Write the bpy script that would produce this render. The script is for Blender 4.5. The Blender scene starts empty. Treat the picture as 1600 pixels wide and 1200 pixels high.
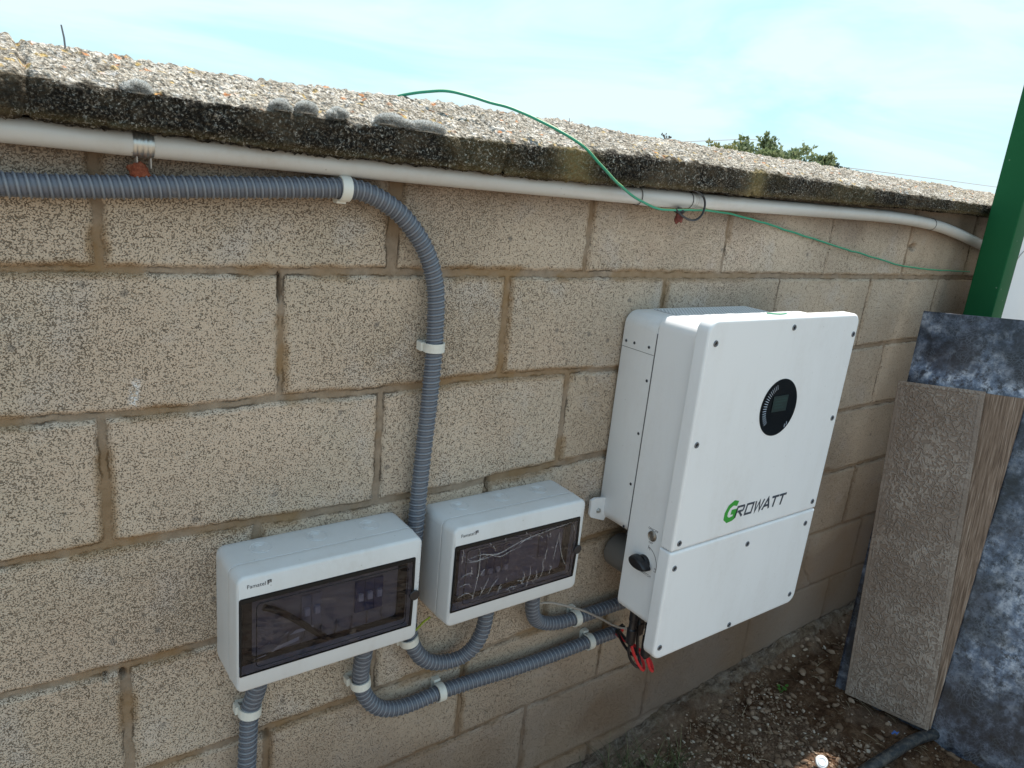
import bpy, bmesh, math, random
import numpy as np
from mathutils import Vector, Matrix

random.seed(7)
rng = np.random.default_rng(11)
SC = bpy.context.scene
COL = SC.collection
pi = math.pi

# ------------------------------------------------------------------ camera
cam_data = bpy.data.cameras.new('camera')
cam = bpy.data.objects.new('camera', cam_data)
COL.objects.link(cam)
CP = Vector((-0.1353, -1.1207, 0.166))
RIGHT = Vector((0.8090, -0.5800, 0.0970)); UP = Vector((0.0810, 0.2720, 0.9590)); BACK = Vector((-0.5830, -0.7670, 0.2670))
BACK.normalize(); RIGHT = (RIGHT - BACK * RIGHT.dot(BACK)).normalized(); UP = BACK.cross(RIGHT)
Mx = Matrix((RIGHT, UP, BACK)).transposed().to_4x4(); Mx.translation = CP
cam.matrix_world = Mx
cam_data.sensor_width = 36.0
cam_data.lens = 1145.0 / 1600.0 * 36.0
cam_data.clip_start = 0.02
cam_data.clip_end = 2000
SC.camera = cam

# ------------------------------------------------------------------ sky, sun, exposure
SUN = Vector((0.45, 0.17, 1.0)).normalized()
w = bpy.data.worlds.new('World'); SC.world = w; w.use_nodes = True
nt = w.node_tree; nt.nodes.clear()
out = nt.nodes.new('ShaderNodeOutputWorld'); bg = nt.nodes.new('ShaderNodeBackground')
sky = nt.nodes.new('ShaderNodeTexSky'); sky.sky_type = 'NISHITA'; sky.sun_disc = False
sky.sun_elevation = math.asin(SUN.z); sky.sun_rotation = math.atan2(SUN.x, SUN.y)
sky.air_density = 1.0; sky.dust_density = 0.6; sky.ozone_density = 1.0
tc = nt.nodes.new('ShaderNodeTexCoord'); mp = nt.nodes.new('ShaderNodeMapping')
mp.inputs['Scale'].default_value = (1.0, 1.6, 5.0); mp.inputs['Rotation'].default_value = (0.1, 0.12, 0.5)
nz = nt.nodes.new('ShaderNodeTexNoise'); nz.inputs['Scale'].default_value = 2.6; nz.inputs['Detail'].default_value = 6; nz.inputs['Roughness'].default_value = 0.55; nz.inputs['Distortion'].default_value = 0.6
rp = nt.nodes.new('ShaderNodeValToRGB'); rp.color_ramp.elements[0].position = 0.36; rp.color_ramp.elements[1].position = 0.60
mxs = nt.nodes.new('ShaderNodeMix'); mxs.data_type = 'RGBA'
mxs.inputs[7].default_value = (4.0, 5.5, 6.1, 1)
mu = nt.nodes.new('ShaderNodeMath'); mu.operation = 'MULTIPLY'; mu.inputs[1].default_value = 0.85
nt.links.new(tc.outputs['Generated'], mp.inputs[0]); nt.links.new(mp.outputs[0], nz.inputs['Vector'])
nt.links.new(nz.outputs[0], rp.inputs[0]); nt.links.new(rp.outputs[0], mu.inputs[0]); nt.links.new(mu.outputs[0], mxs.inputs[0])
nt.links.new(sky.outputs[0], mxs.inputs[6]); 
vmn = nt.nodes.new('ShaderNodeVectorMath'); vmn.operation = 'MINIMUM'; 
mc = nt.nodes.new('ShaderNodeMix'); mc.data_type = 'RGBA'; mc.inputs[6].default_value = (2.55, 4.0, 4.5, 1); mc.inputs[7].default_value = (3.4, 4.15, 4.5, 1)
nt.links.new(rp.outputs[0], mc.inputs[0]); nt.links.new(mc.outputs[2], vmn.inputs[1])
nt.links.new(mxs.outputs[2], vmn.inputs[0]); nt.links.new(vmn.outputs[0], bg.inputs[0])
bg.inputs[1].default_value = 0.13
nt.links.new(bg.outputs[0], out.inputs[0])

sun_l = bpy.data.lights.new('sun', 'SUN'); sun_l.energy = 4.4; sun_l.angle = math.radians(0.55); sun_l.color = (1.0, 0.93, 0.83)
sun_o = bpy.data.objects.new('sun', sun_l); COL.objects.link(sun_o)
sun_o.rotation_euler = SUN.to_track_quat('Z', 'Y').to_euler()
SC.view_settings.view_transform = 'Standard'; SC.view_settings.look = 'None'
SC.view_settings.exposure = 0.94; SC.view_settings.gamma = 1

# ------------------------------------------------------------------ object helpers
def tag(o, label=None, cat=None, group=None, kind=None):
    if label: o['label'] = label
    if cat: o['category'] = cat
    if group: o['group'] = group
    if kind: o['kind'] = kind
    return o
def empty(name, loc, label, cat, group=None):
    o = bpy.data.objects.new(name, None); COL.objects.link(o); o.location = loc; o.empty_display_size = 0.05
    return tag(o, label, cat, group)
def rootpos(p):
    v = Vector((0, 0, 0))
    while p is not None:
        v += p.location; p = p.parent
    return v
def link(name, me, m, parent=None, smooth=True, sharp=None):
    """mesh data is in world coordinates; a child is moved back by its parents' locations"""
    o = bpy.data.objects.new(name, me); COL.objects.link(o)
    if m is not None: me.materials.append(m)
    if smooth and len(me.polygons):
        me.polygons.foreach_set('use_smooth', [True] * len(me.polygons))
        if sharp: me.set_sharp_from_angle(angle=math.radians(sharp))
    if parent is not None:
        o.parent = parent; o.location = -rootpos(parent)
    return o
def pym(name, V, F):
    me = bpy.data.meshes.new(name); me.from_pydata([tuple(v) for v in V], [], [tuple(f) for f in F]); me.update(); return me
def fast(name, V, F, attrs=None):
    """numpy verts (n,3), faces (m,k) all of the same size"""
    V = np.ascontiguousarray(V, dtype=np.float32); F = np.ascontiguousarray(F, dtype=np.int32)
    me = bpy.data.meshes.new(name); n, k = F.shape
    me.vertices.add(len(V)); me.vertices.foreach_set('co', V.ravel())
    me.loops.add(n * k); me.loops.foreach_set('vertex_index', F.ravel())
    me.polygons.add(n); me.polygons.foreach_set('loop_start', np.arange(n, dtype=np.int32) * k)
    try: me.polygons.foreach_set('loop_total', np.full(n, k, dtype=np.int32))
    except Exception: pass
    me.update(calc_edges=True)
    for a, val in (attrs or {}).items():
        at = me.attributes.new(a, 'FLOAT', 'POINT'); at.data.foreach_set('value', np.ascontiguousarray(val, dtype=np.float32).ravel())
    return me
def gridf(nu, nv, closed_v=False):
    i = np.arange(nu - 1)[:, None]; j = np.arange(nv if closed_v else nv - 1)[None, :]
    j2 = (j + 1) % nv
    return np.stack([i * nv + j, (i + 1) * nv + j, (i + 1) * nv + j2, i * nv + j2], -1).reshape(-1, 4)

class B:
    """collects primitives into one mesh (world coordinates)"""
    def __init__(s): s.V = []; s.F = []
    def add(s, V, F):
        o = len(s.V); s.V += [tuple(v) for v in V]; s.F += [tuple(i + o for i in f) for f in F]; return s
    def box(s, x0, x1, y0, y1, z0, z1):
        V = [(x, y, z) for x in (x0, x1) for y in (y0, y1) for z in (z0, z1)]
        return s.add(V, [(0, 1, 3, 2), (4, 6, 7, 5), (0, 4, 5, 1), (2, 3, 7, 6), (0, 2, 6, 4), (1, 5, 7, 3)])
    def loft(s, loops, cap0=True, cap1=True, closed=True):
        n = len(loops[0]); V = [v for l in loops for v in l]; F = []
        for a in range(len(loops) - 1):
            for i in range(n if closed else n - 1):
                j = (i + 1) % n; F.append((a * n + i, a * n + j, (a + 1) * n + j, (a + 1) * n + i))
        if cap0: F.append(tuple(range(n - 1, -1, -1)))
        if cap1: F.append(tuple((len(loops) - 1) * n + i for i in range(n)))
        return s.add(V, F)
    def tube(s, pts, r, n=12, caps=True):
        pts = [Vector(p) for p in pts]; rs = r if isinstance(r, (list, tuple)) else [r] * len(pts)
        fr = frames(pts); loops = []
        for p, (t, a, b), rr in zip(pts, fr, rs):
            loops.append([p + a * (rr * math.cos(2 * pi * k / n)) + b * (rr * math.sin(2 * pi * k / n)) for k in range(n)])
        return s.loft(loops, caps, caps)
    def disc(s, c, nrm, r, h=0.001, n=20, r2=None):
        c = Vector(c); nrm = Vector(nrm).normalized(); return s.tube([c, c + nrm * h * 0.7, c + nrm * h], [r, r, (r2 if r2 else r * 0.88)], n)
    def ring(s, c, nrm, r, tr, n=28, m=6, a0=0, a1=2 * pi, ry=None):
        c = Vector(c); nrm = Vector(nrm).normalized(); a = nrm.orthogonal().normalized(); b = nrm.cross(a)
        k = n if a1 - a0 >= 2 * pi - 1e-6 else n + 1; ry = ry or r
        ps = [c + a * (r * math.cos(a0 + (a1 - a0) * i / n)) + b * (ry * math.sin(a0 + (a1 - a0) * i / n)) for i in range(k)]
        loops = []
        for i, p in enumerate(ps):
            d = (p - c).normalized()
            loops.append([p + d * (tr * math.cos(2 * pi * q / m)) + nrm * (tr * math.sin(2 * pi * q / m)) for q in range(m)])
        if k == n: loops.append(loops[0])
        return s.loft(loops, k != n, k != n)
    def me(s, name):
        m = pym(name, s.V, s.F)
        bm = bmesh.new(); bm.from_mesh(m); bmesh.ops.recalc_face_normals(bm, faces=bm.faces); bm.to_mesh(m); bm.free()
        return m
    def build(s, name, m, parent=None, smooth=True, sharp=35):
        return link(name, s.me(name), m, parent, smooth, sharp)
def frames(pts):
    n = len(pts); T = []
    for i in range(n):
        t = (pts[min(i + 1, n - 1)] - pts[max(i - 1, 0)])
        T.append(t.normalized() if t.length > 1e-9 else Vector((0, 0, 1)))
    a = T[0].orthogonal().normalized(); res = []
    for t in T:
        a = (a - t * a.dot(t)).normalized(); res.append((t, a, t.cross(a)))
    return res
def smooth_path(P, step):
    """Catmull-Rom through P, resampled evenly"""
    P = [Vector(p) for p in P]; Q = [P[0] * 2 - P[1]] + P + [P[-1] * 2 - P[-2]]; d = []
    for i in range(1, len(Q) - 2):
        for k in range(24):
            t = k / 24
            d.append(0.5 * ((2 * Q[i]) + (Q[i + 1] - Q[i - 1]) * t + (2 * Q[i - 1] - 5 * Q[i] + 4 * Q[i + 1] - Q[i + 2]) * t * t + (3 * Q[i] - Q[i - 1] - 3 * Q[i + 1] + Q[i + 2]) * t ** 3))
    d.append(P[-1])
    d = np.array([tuple(v) for v in d])
    for _ in range(3): d[1:-1] = (d[:-2] + 2 * d[1:-1] + d[2:]) / 4
    L = np.r_[0, np.cumsum(np.linalg.norm(np.diff(d, axis=0), axis=1))]
    n = max(2, int(L[-1] / step)); s = np.linspace(0, L[-1], n + 1)
    return np.stack([np.interp(s, L, d[:, k]) for k in range(3)], 1), s
def rr(x0, x1, z0, z1, r, y, n=6):
    """rounded rectangle in the XZ plane"""
    r = max(r, 1e-5); L = []
    for cx, cz, a0 in ((x1 - r, z1 - r, 0), (x0 + r, z1 - r, pi / 2), (x0 + r, z0 + r, pi), (x1 - r, z0 + r, 1.5 * pi)):
        for k in range(n + 1):
            a = a0 + pi / 2 * k / n; L.append((cx + r * math.cos(a), y, cz + r * math.sin(a)))
    return L
def slab_loops(x0, x1, z0, z1, r, yb, yf, fil, n=7, back=0.0):
    """solid plate from back yb to front yf (yf < yb) with filleted front edge"""
    L = []
    if back: L += [rr(x0 + back, x1 - back, z0 + back, z1 - back, r - back, yb, n), rr(x0, x1, z0, z1, r, yb - back, n)]
    else: L.append(rr(x0, x1, z0, z1, r, yb, n))
    for k in range(7):
        a = pi / 2 * k / 6; e = fil * (1 - math.cos(a)); L.append(rr(x0 + e, x1 - e, z0 + e, z1 - e, r - e, yf + fil * (1 - math.sin(a)), n))
    e = fil + 0.002; L.append(rr(x0 + e, x1 - e, z0 + e, z1 - e, max(r - e, .001), yf, n))
    return L
def ribbon(pts, wd, closed=False):
    """mitred flat stroke in 2D -> (verts2d, faces)"""
    P = [np.array(p, float) for p in pts]; n = len(P); Lf = []; Rt = []
    for i in range(n):
        if closed: a, b = P[i] - P[i - 1], P[(i + 1) % n] - P[i]
        else:
            a = P[i] - P[i - 1] if i else P[1] - P[0]; b = P[i + 1] - P[i] if i < n - 1 else P[-1] - P[-2]
        a = a / np.linalg.norm(a); b = b / np.linalg.norm(b); t = a + b
        t = t / max(np.linalg.norm(t), 1e-6); nn = np.array([-t[1], t[0]]); k = 1 / max(0.45, abs(nn @ np.array([-a[1], a[0]])))
        Lf.append(P[i] + nn * wd / 2 * k); Rt.append(P[i] - nn * wd / 2 * k)
    F = [(i, (i + 1) % n, n + (i + 1) % n, n + i) for i in range(n if closed else n - 1)]
    return Lf + Rt, F
def text_mesh(name, s, size, org, right, up, m, parent, shear=0, thick=0.0001, spacing=1.0):
    c = bpy.data.curves.new(name, 'FONT'); c.body = s; c.size = size; c.shear = shear; c.extrude = thick; c.space_character = spacing; c.resolution_u = 3
    t = bpy.data.objects.new(name, c); me = bpy.data.meshes.new_from_object(t)
    bpy.data.objects.remove(t)
    org = Vector(org); R = Vector(right).normalized(); U = Vector(up).normalized(); N = R.cross(U)
    for v in me.vertices: v.co = org + R * v.co.x + U * v.co.y + N * v.co.z
    me.materials.clear()
    return link(name, me, m, parent, smooth=False)

# numpy value noise
def vn2(x, y, sc, seed=0):
    r = np.random.default_rng(seed).random((256, 256)); x = x * sc + 1000.3; y = y * sc + 1000.7
    xi = np.floor(x).astype(int); yi = np.floor(y).astype(int); fx = x - xi; fy = y - yi
    fx = fx * fx * (3 - 2 * fx); fy = fy * fy * (3 - 2 * fy); g = lambda a, b: r[a & 255, b & 255]
    return (g(xi, yi) * (1 - fx) + g(xi + 1, yi) * fx) * (1 - fy) + (g(xi, yi + 1) * (1 - fx) + g(xi + 1, yi + 1) * fx) * fy
def fbm(x, y, sc, oct=4, seed=0, gain=.5):
    s = 0; a = 1; t = 0
    for k in range(oct): s = s + a * vn2(x, y, sc * 2 ** k, seed + k * 7); t += a; a *= gain
    return s / t
def sst(a, b, x):
    t = np.clip((x - a) / (b - a), 0, 1); return t * t * (3 - 2 * t)

# ------------------------------------------------------------------ material helpers
class N:
    def __init__(s, name, rough=0.6, metal=0.0, spec=0.5):
        s.m = bpy.data.materials.new(name); s.m.use_nodes = True; s.t = s.m.node_tree; s.t.nodes.clear()
        s.o = s.t.nodes.new('ShaderNodeOutputMaterial'); s.b = s.t.nodes.new('ShaderNodeBsdfPrincipled')
        s.t.links.new(s.b.outputs[0], s.o.inputs[0]); s.b.inputs['Roughness'].default_value = rough; s.b.inputs['Metallic'].default_value = metal
        s.b.inputs['Specular IOR Level'].default_value = spec
        s.tc = s.t.nodes.new('ShaderNodeTexCoord').outputs['Object']
    def L(s, a, b): s.t.links.new(a, b)
    def map(s, scale=(1, 1, 1), rot=(0, 0, 0), co=None):
        n = s.t.nodes.new('ShaderNodeMapping'); n.inputs['Scale'].default_value = scale; n.inputs['Rotation'].default_value = rot; s.L(co or s.tc, n.inputs[0]); return n.outputs[0]
    def noise(s, sc, det=3, ro=.55, co=None, dist=0):
        n = s.t.nodes.new('ShaderNodeTexNoise'); n.inputs['Scale'].default_value = sc; n.inputs['Detail'].default_value = det; n.inputs['Roughness'].default_value = ro; n.inputs['Distortion'].default_value = dist
        s.L(co or s.tc, n.inputs['Vector']); return n.outputs[0]
    def voro(s, sc, feat='F1', co=None, out='Distance', rnd=1):
        n = s.t.nodes.new('ShaderNodeTexVoronoi'); n.feature = feat; n.inputs['Scale'].default_value = sc; n.inputs['Randomness'].default_value = rnd; s.L(co or s.tc, n.inputs['Vector']); return n.outputs[out]
    def ramp(s, f, stops, interp='LINEAR'):
        n = s.t.nodes.new('ShaderNodeValToRGB'); e = n.color_ramp.elements; n.color_ramp.interpolation = interp
        while len(e) < len(stops): e.new(0.5)
        for i, (p, c) in enumerate(stops):
            e[i].position = p; e[i].color = (c, c, c, 1) if isinstance(c, (int, float)) else (*c, 1)
        s.L(f, n.inputs[0]); return n.outputs[0]
    def mix(s, f, a, b, mode='MIX'):
        n = s.t.nodes.new('ShaderNodeMix'); n.data_type = 'RGBA'; n.blend_type = mode
        for v, k in ((f, 0), (a, 6), (b, 7)):
            if isinstance(v, (int, float)): n.inputs[k].default_value = v if k == 0 else (v, v, v, 1)
            elif isinstance(v, tuple): n.inputs[k].default_value = (*v, 1)
            else: s.L(v, n.inputs[k])
        return n.outputs[2]
    def math(s, op, a, b=0.0, c=None):
        n = s.t.nodes.new('ShaderNodeMath'); n.operation = op
        for i, v in enumerate((a, b) + ((c,) if c is not None else ())):
            if isinstance(v, (int, float)): n.inputs[i].default_value = v
            else: s.L(v, n.inputs[i])
        return n.outputs[0]
    def attr(s, a):
        n = s.t.nodes.new('ShaderNodeAttribute'); n.attribute_name = a; return n.outputs['Fac']
    def sep(s, co=None):
        n = s.t.nodes.new('ShaderNodeSeparateXYZ'); s.L(co or s.tc, n.inputs[0]); return n.outputs
    def color(s, c):
        i = s.b.inputs['Base Color']
        if isinstance(c, tuple): i.default_value = (*c, 1)
        else: s.L(c, i)
        return s
    def rough(s, v):
        if isinstance(v, (int, float)): s.b.inputs['Roughness'].default_value = v
        else: s.L(v, s.b.inputs['Roughness'])
        return s
    def bump(s, h, dist=0.002, st=1.0):
        n = s.t.nodes.new('ShaderNodeBump'); n.inputs['Distance'].default_value = dist; n.inputs['Strength'].default_value = st
        s.L(h, n.inputs['Height']); s.L(n.outputs[0], s.b.inputs['Normal']); return s
def simple(name, c, rough=.5, metal=0., var=.08, bsc=300, bd=.0002, spec=.5, grime=0):
    """paint / plastic / metal with slight unevenness of colour and sheen"""
    n = N(name, rough, metal, spec); f = n.noise(6, 4)
    cc = n.mix(f, tuple(v * (1 - var) for v in c), tuple(min(1, v * (1 + var)) for v in c))
    if grime:
        gm = n.math('MULTIPLY', n.ramp(n.noise(7, 6, .7, co=n.map((1, 1, .25))), [(.46, 0.), (.75, grime)]), n.ramp(n.noise(70, 5, .75), [(.35, .3), (.65, 1.)]))
        cc = n.mix(gm, cc, (.36, .30, .24))
        cc = n.mix(n.math('MULTIPLY', n.ramp(n.voro(38), [(.03, 1.), (.06, 0.)]), grime * 1.2), cc, (.20, .17, .14))
    n.color(cc)
    n.rough(n.ramp(n.noise(14, 5), [(0.3, max(.02, rough - .06)), (0.7, min(1, rough + .08))]))
    n.bump(n.noise(bsc, 2), bd, .5); return n.m

# ---- block wall
n = N('block_concrete', .95, spec=.15)
jd, pit, tone, stain, dirt_shade = [n.attr(a) for a in ('joint', 'pit', 'tone', 'stain', 'dirt_shade')]; smr = n.attr('smear')
jd = n.math('ADD', jd, n.math('MULTIPLY', n.math('SUBTRACT', n.noise(170, 4, .7), .5), .16))
mort = n.ramp(jd, [(.475, 1.), (.52, 0.)])
gapl = n.math('MULTIPLY', n.ramp(n.math('ABSOLUTE', n.math('SUBTRACT', jd, .475)), [(.0, 1.), (.05, 0.)]), n.ramp(n.noise(20, 4, .7), [(.46, 0.), (.60, 1.)]))
base = n.ramp(tone, [(0, (.40, .31, .23)), (.5, (.47, .375, .29)), (1, (.53, .44, .355))])
base = n.mix(n.ramp(n.noise(420, 2), [(.3, 0.), (.75, .5)]), base, (.62, .53, .42))
big = n.noise(5, 4, .6); base = n.mix(n.ramp(big, [(.35, 0.), (.7, .35)]), base, (.36, .31, .24))
base = n.mix(n.ramp(n.noise(9, 3, .6), [(.55, 0.), (.70, .4)]), base, (.50, .46, .43))
base = n.mix(n.ramp(n.noise(4, 3, .6, co=n.map(rot=(.5, .5, .5))), [(.5, 0.), (.66, .35)]), base, (.50, .38, .29))
gw_ = n.t.nodes.new('ShaderNodeTexNoise'); gw_.inputs['Scale'].default_value = 120; gw_.inputs['Detail'].default_value = 2; n.L(n.tc, gw_.inputs['Vector'])
gv_ = n.t.nodes.new('ShaderNodeVectorMath'); gv_.operation = 'MULTIPLY_ADD'; n.L(gw_.outputs['Color'], gv_.inputs[0]); gv_.inputs[1].default_value = (.004, .004, .004); n.L(n.tc, gv_.inputs[2])
wv = n.math('ADD', n.voro(470, co=gv_.outputs[0]), n.math('MULTIPLY', n.math('SUBTRACT', n.noise(120, 3, .65), .5), .50))
thr = n.math('ADD', wv, n.math('MULTIPLY', n.math('SUBTRACT', pit, .5), .30))
pits = n.ramp(thr, [(.645, 0.), (.86, 1.)])
wv2 = n.voro(150); pits2 = n.ramp(n.math('ADD', wv2, n.math('MULTIPLY', pit, -.10)), [(.085, 1.), (.15, 0.)])
pall = n.math('MAXIMUM', pits, n.math('MULTIPLY', pits2, .8))
pall = n.math('MULTIPLY', pall, n.math('SUBTRACT', 1., mort))
bc = n.mix(n.math('MULTIPLY', pall, n.ramp(n.noise(60, 3), [(.35, .6), (.65, .9)])), base, (.10, .075, .052))
fv = n.math('ADD', n.voro(15), n.math('MULTIPLY', n.noise(140, 2), .10)); flecks = n.ramp(fv, [(.11, 1.), (.15, 0.)]); bc = n.mix(n.math('MULTIPLY', flecks, .6), bc, (.15, .135, .12))
fl2 = n.ramp(n.math('ADD', n.voro(42), n.math('MULTIPLY', n.noise(200, 2), .16)), [(.15, 1.), (.21, 0.)]); bc = n.mix(n.math('MULTIPLY', fl2, .55), bc, (.12, .10, .08))
mc = n.ramp(n.noise(60, 4), [(.3, (.215, .165, .12)), (.7, (.31, .245, .185))]); mc = n.mix(n.ramp(n.noise(250, 2), [(.62, 0.), (.75, .6)]), mc, (.14, .11, .08))
bc = n.mix(n.math('MULTIPLY', smr, n.ramp(n.noise(260, 3, .7), [(.46, 0.), (.54, .85)])), bc, (.72, .72, .72)); c = n.mix(mort, bc, mc); c = n.mix(n.math('MULTIPLY', gapl, .8), c, (.05, .04, .03))
c = n.mix(n.math('MULTIPLY', stain, .62), c, (.24, .14, .055))
dc = n.mix(n.ramp(n.noise(3, 3), [(.4, 0.), (.6, 1.)]), (.150, .108, .085), (.150, .094, .060)); c = n.mix(n.math('MULTIPLY', dirt_shade, .88), c, dc)  # brown tint for real dirt and for shade painted into the wall
n.color(c)
h = n.math('ADD', n.math('MULTIPLY', n.math('MAXIMUM', pall, gapl), -1.), n.math('MULTIPLY', n.noise(330, 2), .35)); n.bump(h, .0022, .9)
M_BLOCK = n.m

n = N('rough_mortar', 1., spec=.05); f = n.noise(45, 6, .75); n.color(n.mix(n.ramp(n.noise(9, 4), [(.4, 0.), (.6, 1.)]), n.ramp(f, [(.3, (.07, .045, .03)), (.5, (.16, .115, .08)), (.7, (.29, .22, .165))]), n.ramp(f, [(.3, (.09, .065, .05)), (.5, (.20, .16, .13)), (.7, (.34, .29, .24))]))); n.bump(n.math('ADD', f, n.math('MULTIPLY', n.noise(180, 3), .5)), .014, 1.); M_FOOT = n.m
# ---- coping
n = N('weathered_concrete', .97, spec=.1); top = n.attr('top'); lich = n.attr('lich')
g = n.ramp(n.noise(190, 4, .7), [(.34, (.06, .053, .045)), (.45, (.22, .20, .17)), (.54, (.40, .37, .32)), (.66, (.66, .64, .60))])
g = n.mix(n.ramp(n.noise(14, 3), [(.45, 0.), (.7, .45)]), g, (.17, .145, .11))
yl = n.ramp(n.voro(42), [(.16, 1.), (.28, 0.)]); yl = n.math('MULTIPLY', yl, n.ramp(n.noise(13, 2), [(.46, 0.), (.56, 1.)])); g = n.mix(n.math('MULTIPLY', yl, .7), g, (.48, .33, .10))
orr = n.ramp(n.voro(33, co=n.map((1, 1.1, 1.3), (.3, 0, .5))), [(.12, 1.), (.22, 0.)]); orr = n.math('MULTIPLY', orr, n.ramp(n.noise(9, 2, co=n.map(rot=(1, 0, 1))), [(.46, 0.), (.54, 1.)])); g = n.mix(n.math('MULTIPLY', orr, .75), g, (.50, .20, .07))
wh = n.ramp(n.noise(75, 3, .7), [(.58, 0.), (.66, .7)]); g = n.mix(wh, g, (.50, .50, .50)); g = n.mix(n.math('MULTIPLY', n.ramp(n.voro(30, co=n.map((1, 1.2, 1.4), (.2, .4, 0))), [(.18, 1.), (.34, 0.)]), n.ramp(n.noise(90, 4, .7), [(.40, 0.), (.55, .8)])), g, (.62, .60, .56)); g = n.mix(n.ramp(n.noise(34, 4, .7, co=n.map(rot=(2, 1, 0))), [(.56, 0.), (.66, .65)]), g, (.10, .085, .068))
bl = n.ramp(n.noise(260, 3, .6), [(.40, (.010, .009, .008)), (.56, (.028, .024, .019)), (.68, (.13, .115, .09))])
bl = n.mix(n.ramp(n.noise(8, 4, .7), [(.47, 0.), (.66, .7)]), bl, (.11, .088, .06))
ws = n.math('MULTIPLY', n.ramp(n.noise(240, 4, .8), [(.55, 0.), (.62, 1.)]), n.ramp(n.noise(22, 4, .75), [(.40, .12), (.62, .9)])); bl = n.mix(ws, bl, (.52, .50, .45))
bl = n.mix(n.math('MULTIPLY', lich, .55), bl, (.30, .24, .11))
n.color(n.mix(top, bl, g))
h = n.math('ADD', n.math('MULTIPLY', n.noise(150, 4, .65), 1.), n.math('MULTIPLY', n.voro(170), .6)); n.bump(h, .008, 1.0)
M_COP = n.m

# ---- ground
n = N('soil', 1.0, spec=.1); far = n.attr('far'); grv = n.attr('grav')
s1 = n.ramp(n.noise(35, 5, .7), [(.3, (.045, .022, .012)), (.5, (.098, .054, .031)), (.7, (.18, .115, .072))])
s2 = n.ramp(n.noise(60, 5, .7), [(.3, (.12, .078, .054)), (.6, (.24, .178, .135)), (.75, (.34, .28, .23))])
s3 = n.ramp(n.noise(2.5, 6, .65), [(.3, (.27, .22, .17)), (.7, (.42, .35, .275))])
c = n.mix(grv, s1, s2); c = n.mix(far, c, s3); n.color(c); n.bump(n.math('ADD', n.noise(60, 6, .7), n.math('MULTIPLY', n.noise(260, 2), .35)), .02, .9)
M_SOIL = n.m
n = N('pebble', .9, spec=.2); tn = n.attr('tone')
c = n.ramp(tn, [(0, (.075, .042, .025)), (.3, (.15, .098, .064)), (.65, (.27, .195, .14)), (.9, (.37, .295, .23)), (1, (.48, .42, .35))]); c = n.mix(n.ramp(n.noise(90, 4), [(.4, 0.), (.7, .5)]), c, (.12, .08, .055)); n.color(c); n.bump(n.noise(300, 3), .001, .7)
M_PEB = n.m
n = N('dry_straw', .8, spec=.2); tn = n.attr('tone'); n.color(n.ramp(tn, [(0, (.10, .07, .045)), (.6, (.27, .21, .14)), (1, (.42, .35, .24))])); M_STRAW = n.m
n = N('grass_blade', .6, spec=.3); tn = n.attr('tone'); n.color(n.ramp(tn, [(0, (.035, .04, .025)), (.6, (.085, .105, .045)), (1, (.20, .21, .10))])); M_GRASS = n.m

# ---- plain materials
M_WHITE = simple('white_powder_coat', (.76, .77, .79), .38, var=.012, bsc=1600, bd=.00005, grime=.22)
M_WHITE2 = simple('white_sheet', (.74, .755, .775), .42, var=.012, bsc=1600, bd=.00005, grime=.22)
M_BOX = simple('grey_plastic', (.60, .61, .62), .42, var=.03, bsc=900, bd=.00004, grime=.35)
M_CLIP = simple('clip_plastic', (.66, .66, .61), .45, var=.05, grime=.5)
M_PVC = simple('white_pvc', (.50, .495, .48), .38, var=.05, bd=.0001, grime=.5)
M_BLACK = simple('black_plastic', (.010, .010, .013), .38)
M_GLOSS = simple('black_gloss', (.005, .007, .009), .16, bd=.00001, spec=.25)
M_INK = simple('print_ink', (.04, .04, .05), .5)
M_INK2 = simple('logo_ink', (.045, .055, .075), .4)
M_GREENINK = simple('green_logo_ink', (.03, .30, .035), .4)
M_STEEL = simple('stainless_steel', (.42, .40, .37), .28, 1.0)
M_ZINC = simple('zinc_steel', (.50, .50, .48), .32, .9, var=.2)
M_SCREW = simple('dark_screw', (.16, .17, .19), .35, .6)
M_DARK = simple('dark_gap', (.02, .02, .022), .8)
M_RED = simple('red_cable', (.55, .025, .03), .42)
M_GREYC = simple('grey_cable', (.34, .31, .28), .5)
M_GREYCYL = simple('grey_rubber', (.13, .125, .12), .5)
M_LCD = simple('lcd_glass', (.006, .022, .024), .3)
M_LCDT = simple('lcd_ink', (.010, .045, .042), .3)
M_TICK = simple('led_tick', (.40, .46, .55), .4)
M_WPANEL = simple('white_cladding', (.72, .74, .78), .45, var=.04)
M_PANELW = simple('inner_plate', (.40, .385, .39), .5)
M_BRK = simple('breaker_plastic', (.36, .37, .42), .5)
M_BRKB = simple('breaker_dark', (.08, .11, .24), .5)
M_BRKP = simple('shaded_plate', (.34, .34, .42), .5)
M_TOG = simple('breaker_toggle', (.70, .72, .78), .45)
M_CAP = simple('white_cap', (.75, .77, .78), .35)
M_BLUE = simple('blue_plastic', (.03, .09, .30), .4)
M_PAPER = simple('white_scrap', (.70, .70, .72), .6)
n = N('rust_plug', .85, spec=.2); n.color(n.ramp(n.noise(140, 5, .7), [(.3, (.09, .022, .012)), (.5, (.20, .055, .028)), (.7, (.30, .13, .075))])); n.bump(n.noise(200, 4), .002, .9); M_RUST = n.m
n = N('dark_red_rust', .85, spec=.2); n.color(n.ramp(n.noise(90, 4), [(.3, (.10, .03, .028)), (.7, (.22, .075, .06))])); n.bump(n.noise(200, 4), .001, .9); M_RUST2 = n.m
n = N('green_paint', .62, spec=.15); c = n.mix(n.noise(7, 5), (.006, .075, .026), (.010, .105, .038)); c = n.mix(n.ramp(n.voro(24), [(.05, .7), (.075, 0.)]), c, (.16, .24, .17)); n.color(c); n.bump(n.noise(80, 3), .0004, .5); M_GREEN = n.m
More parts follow.
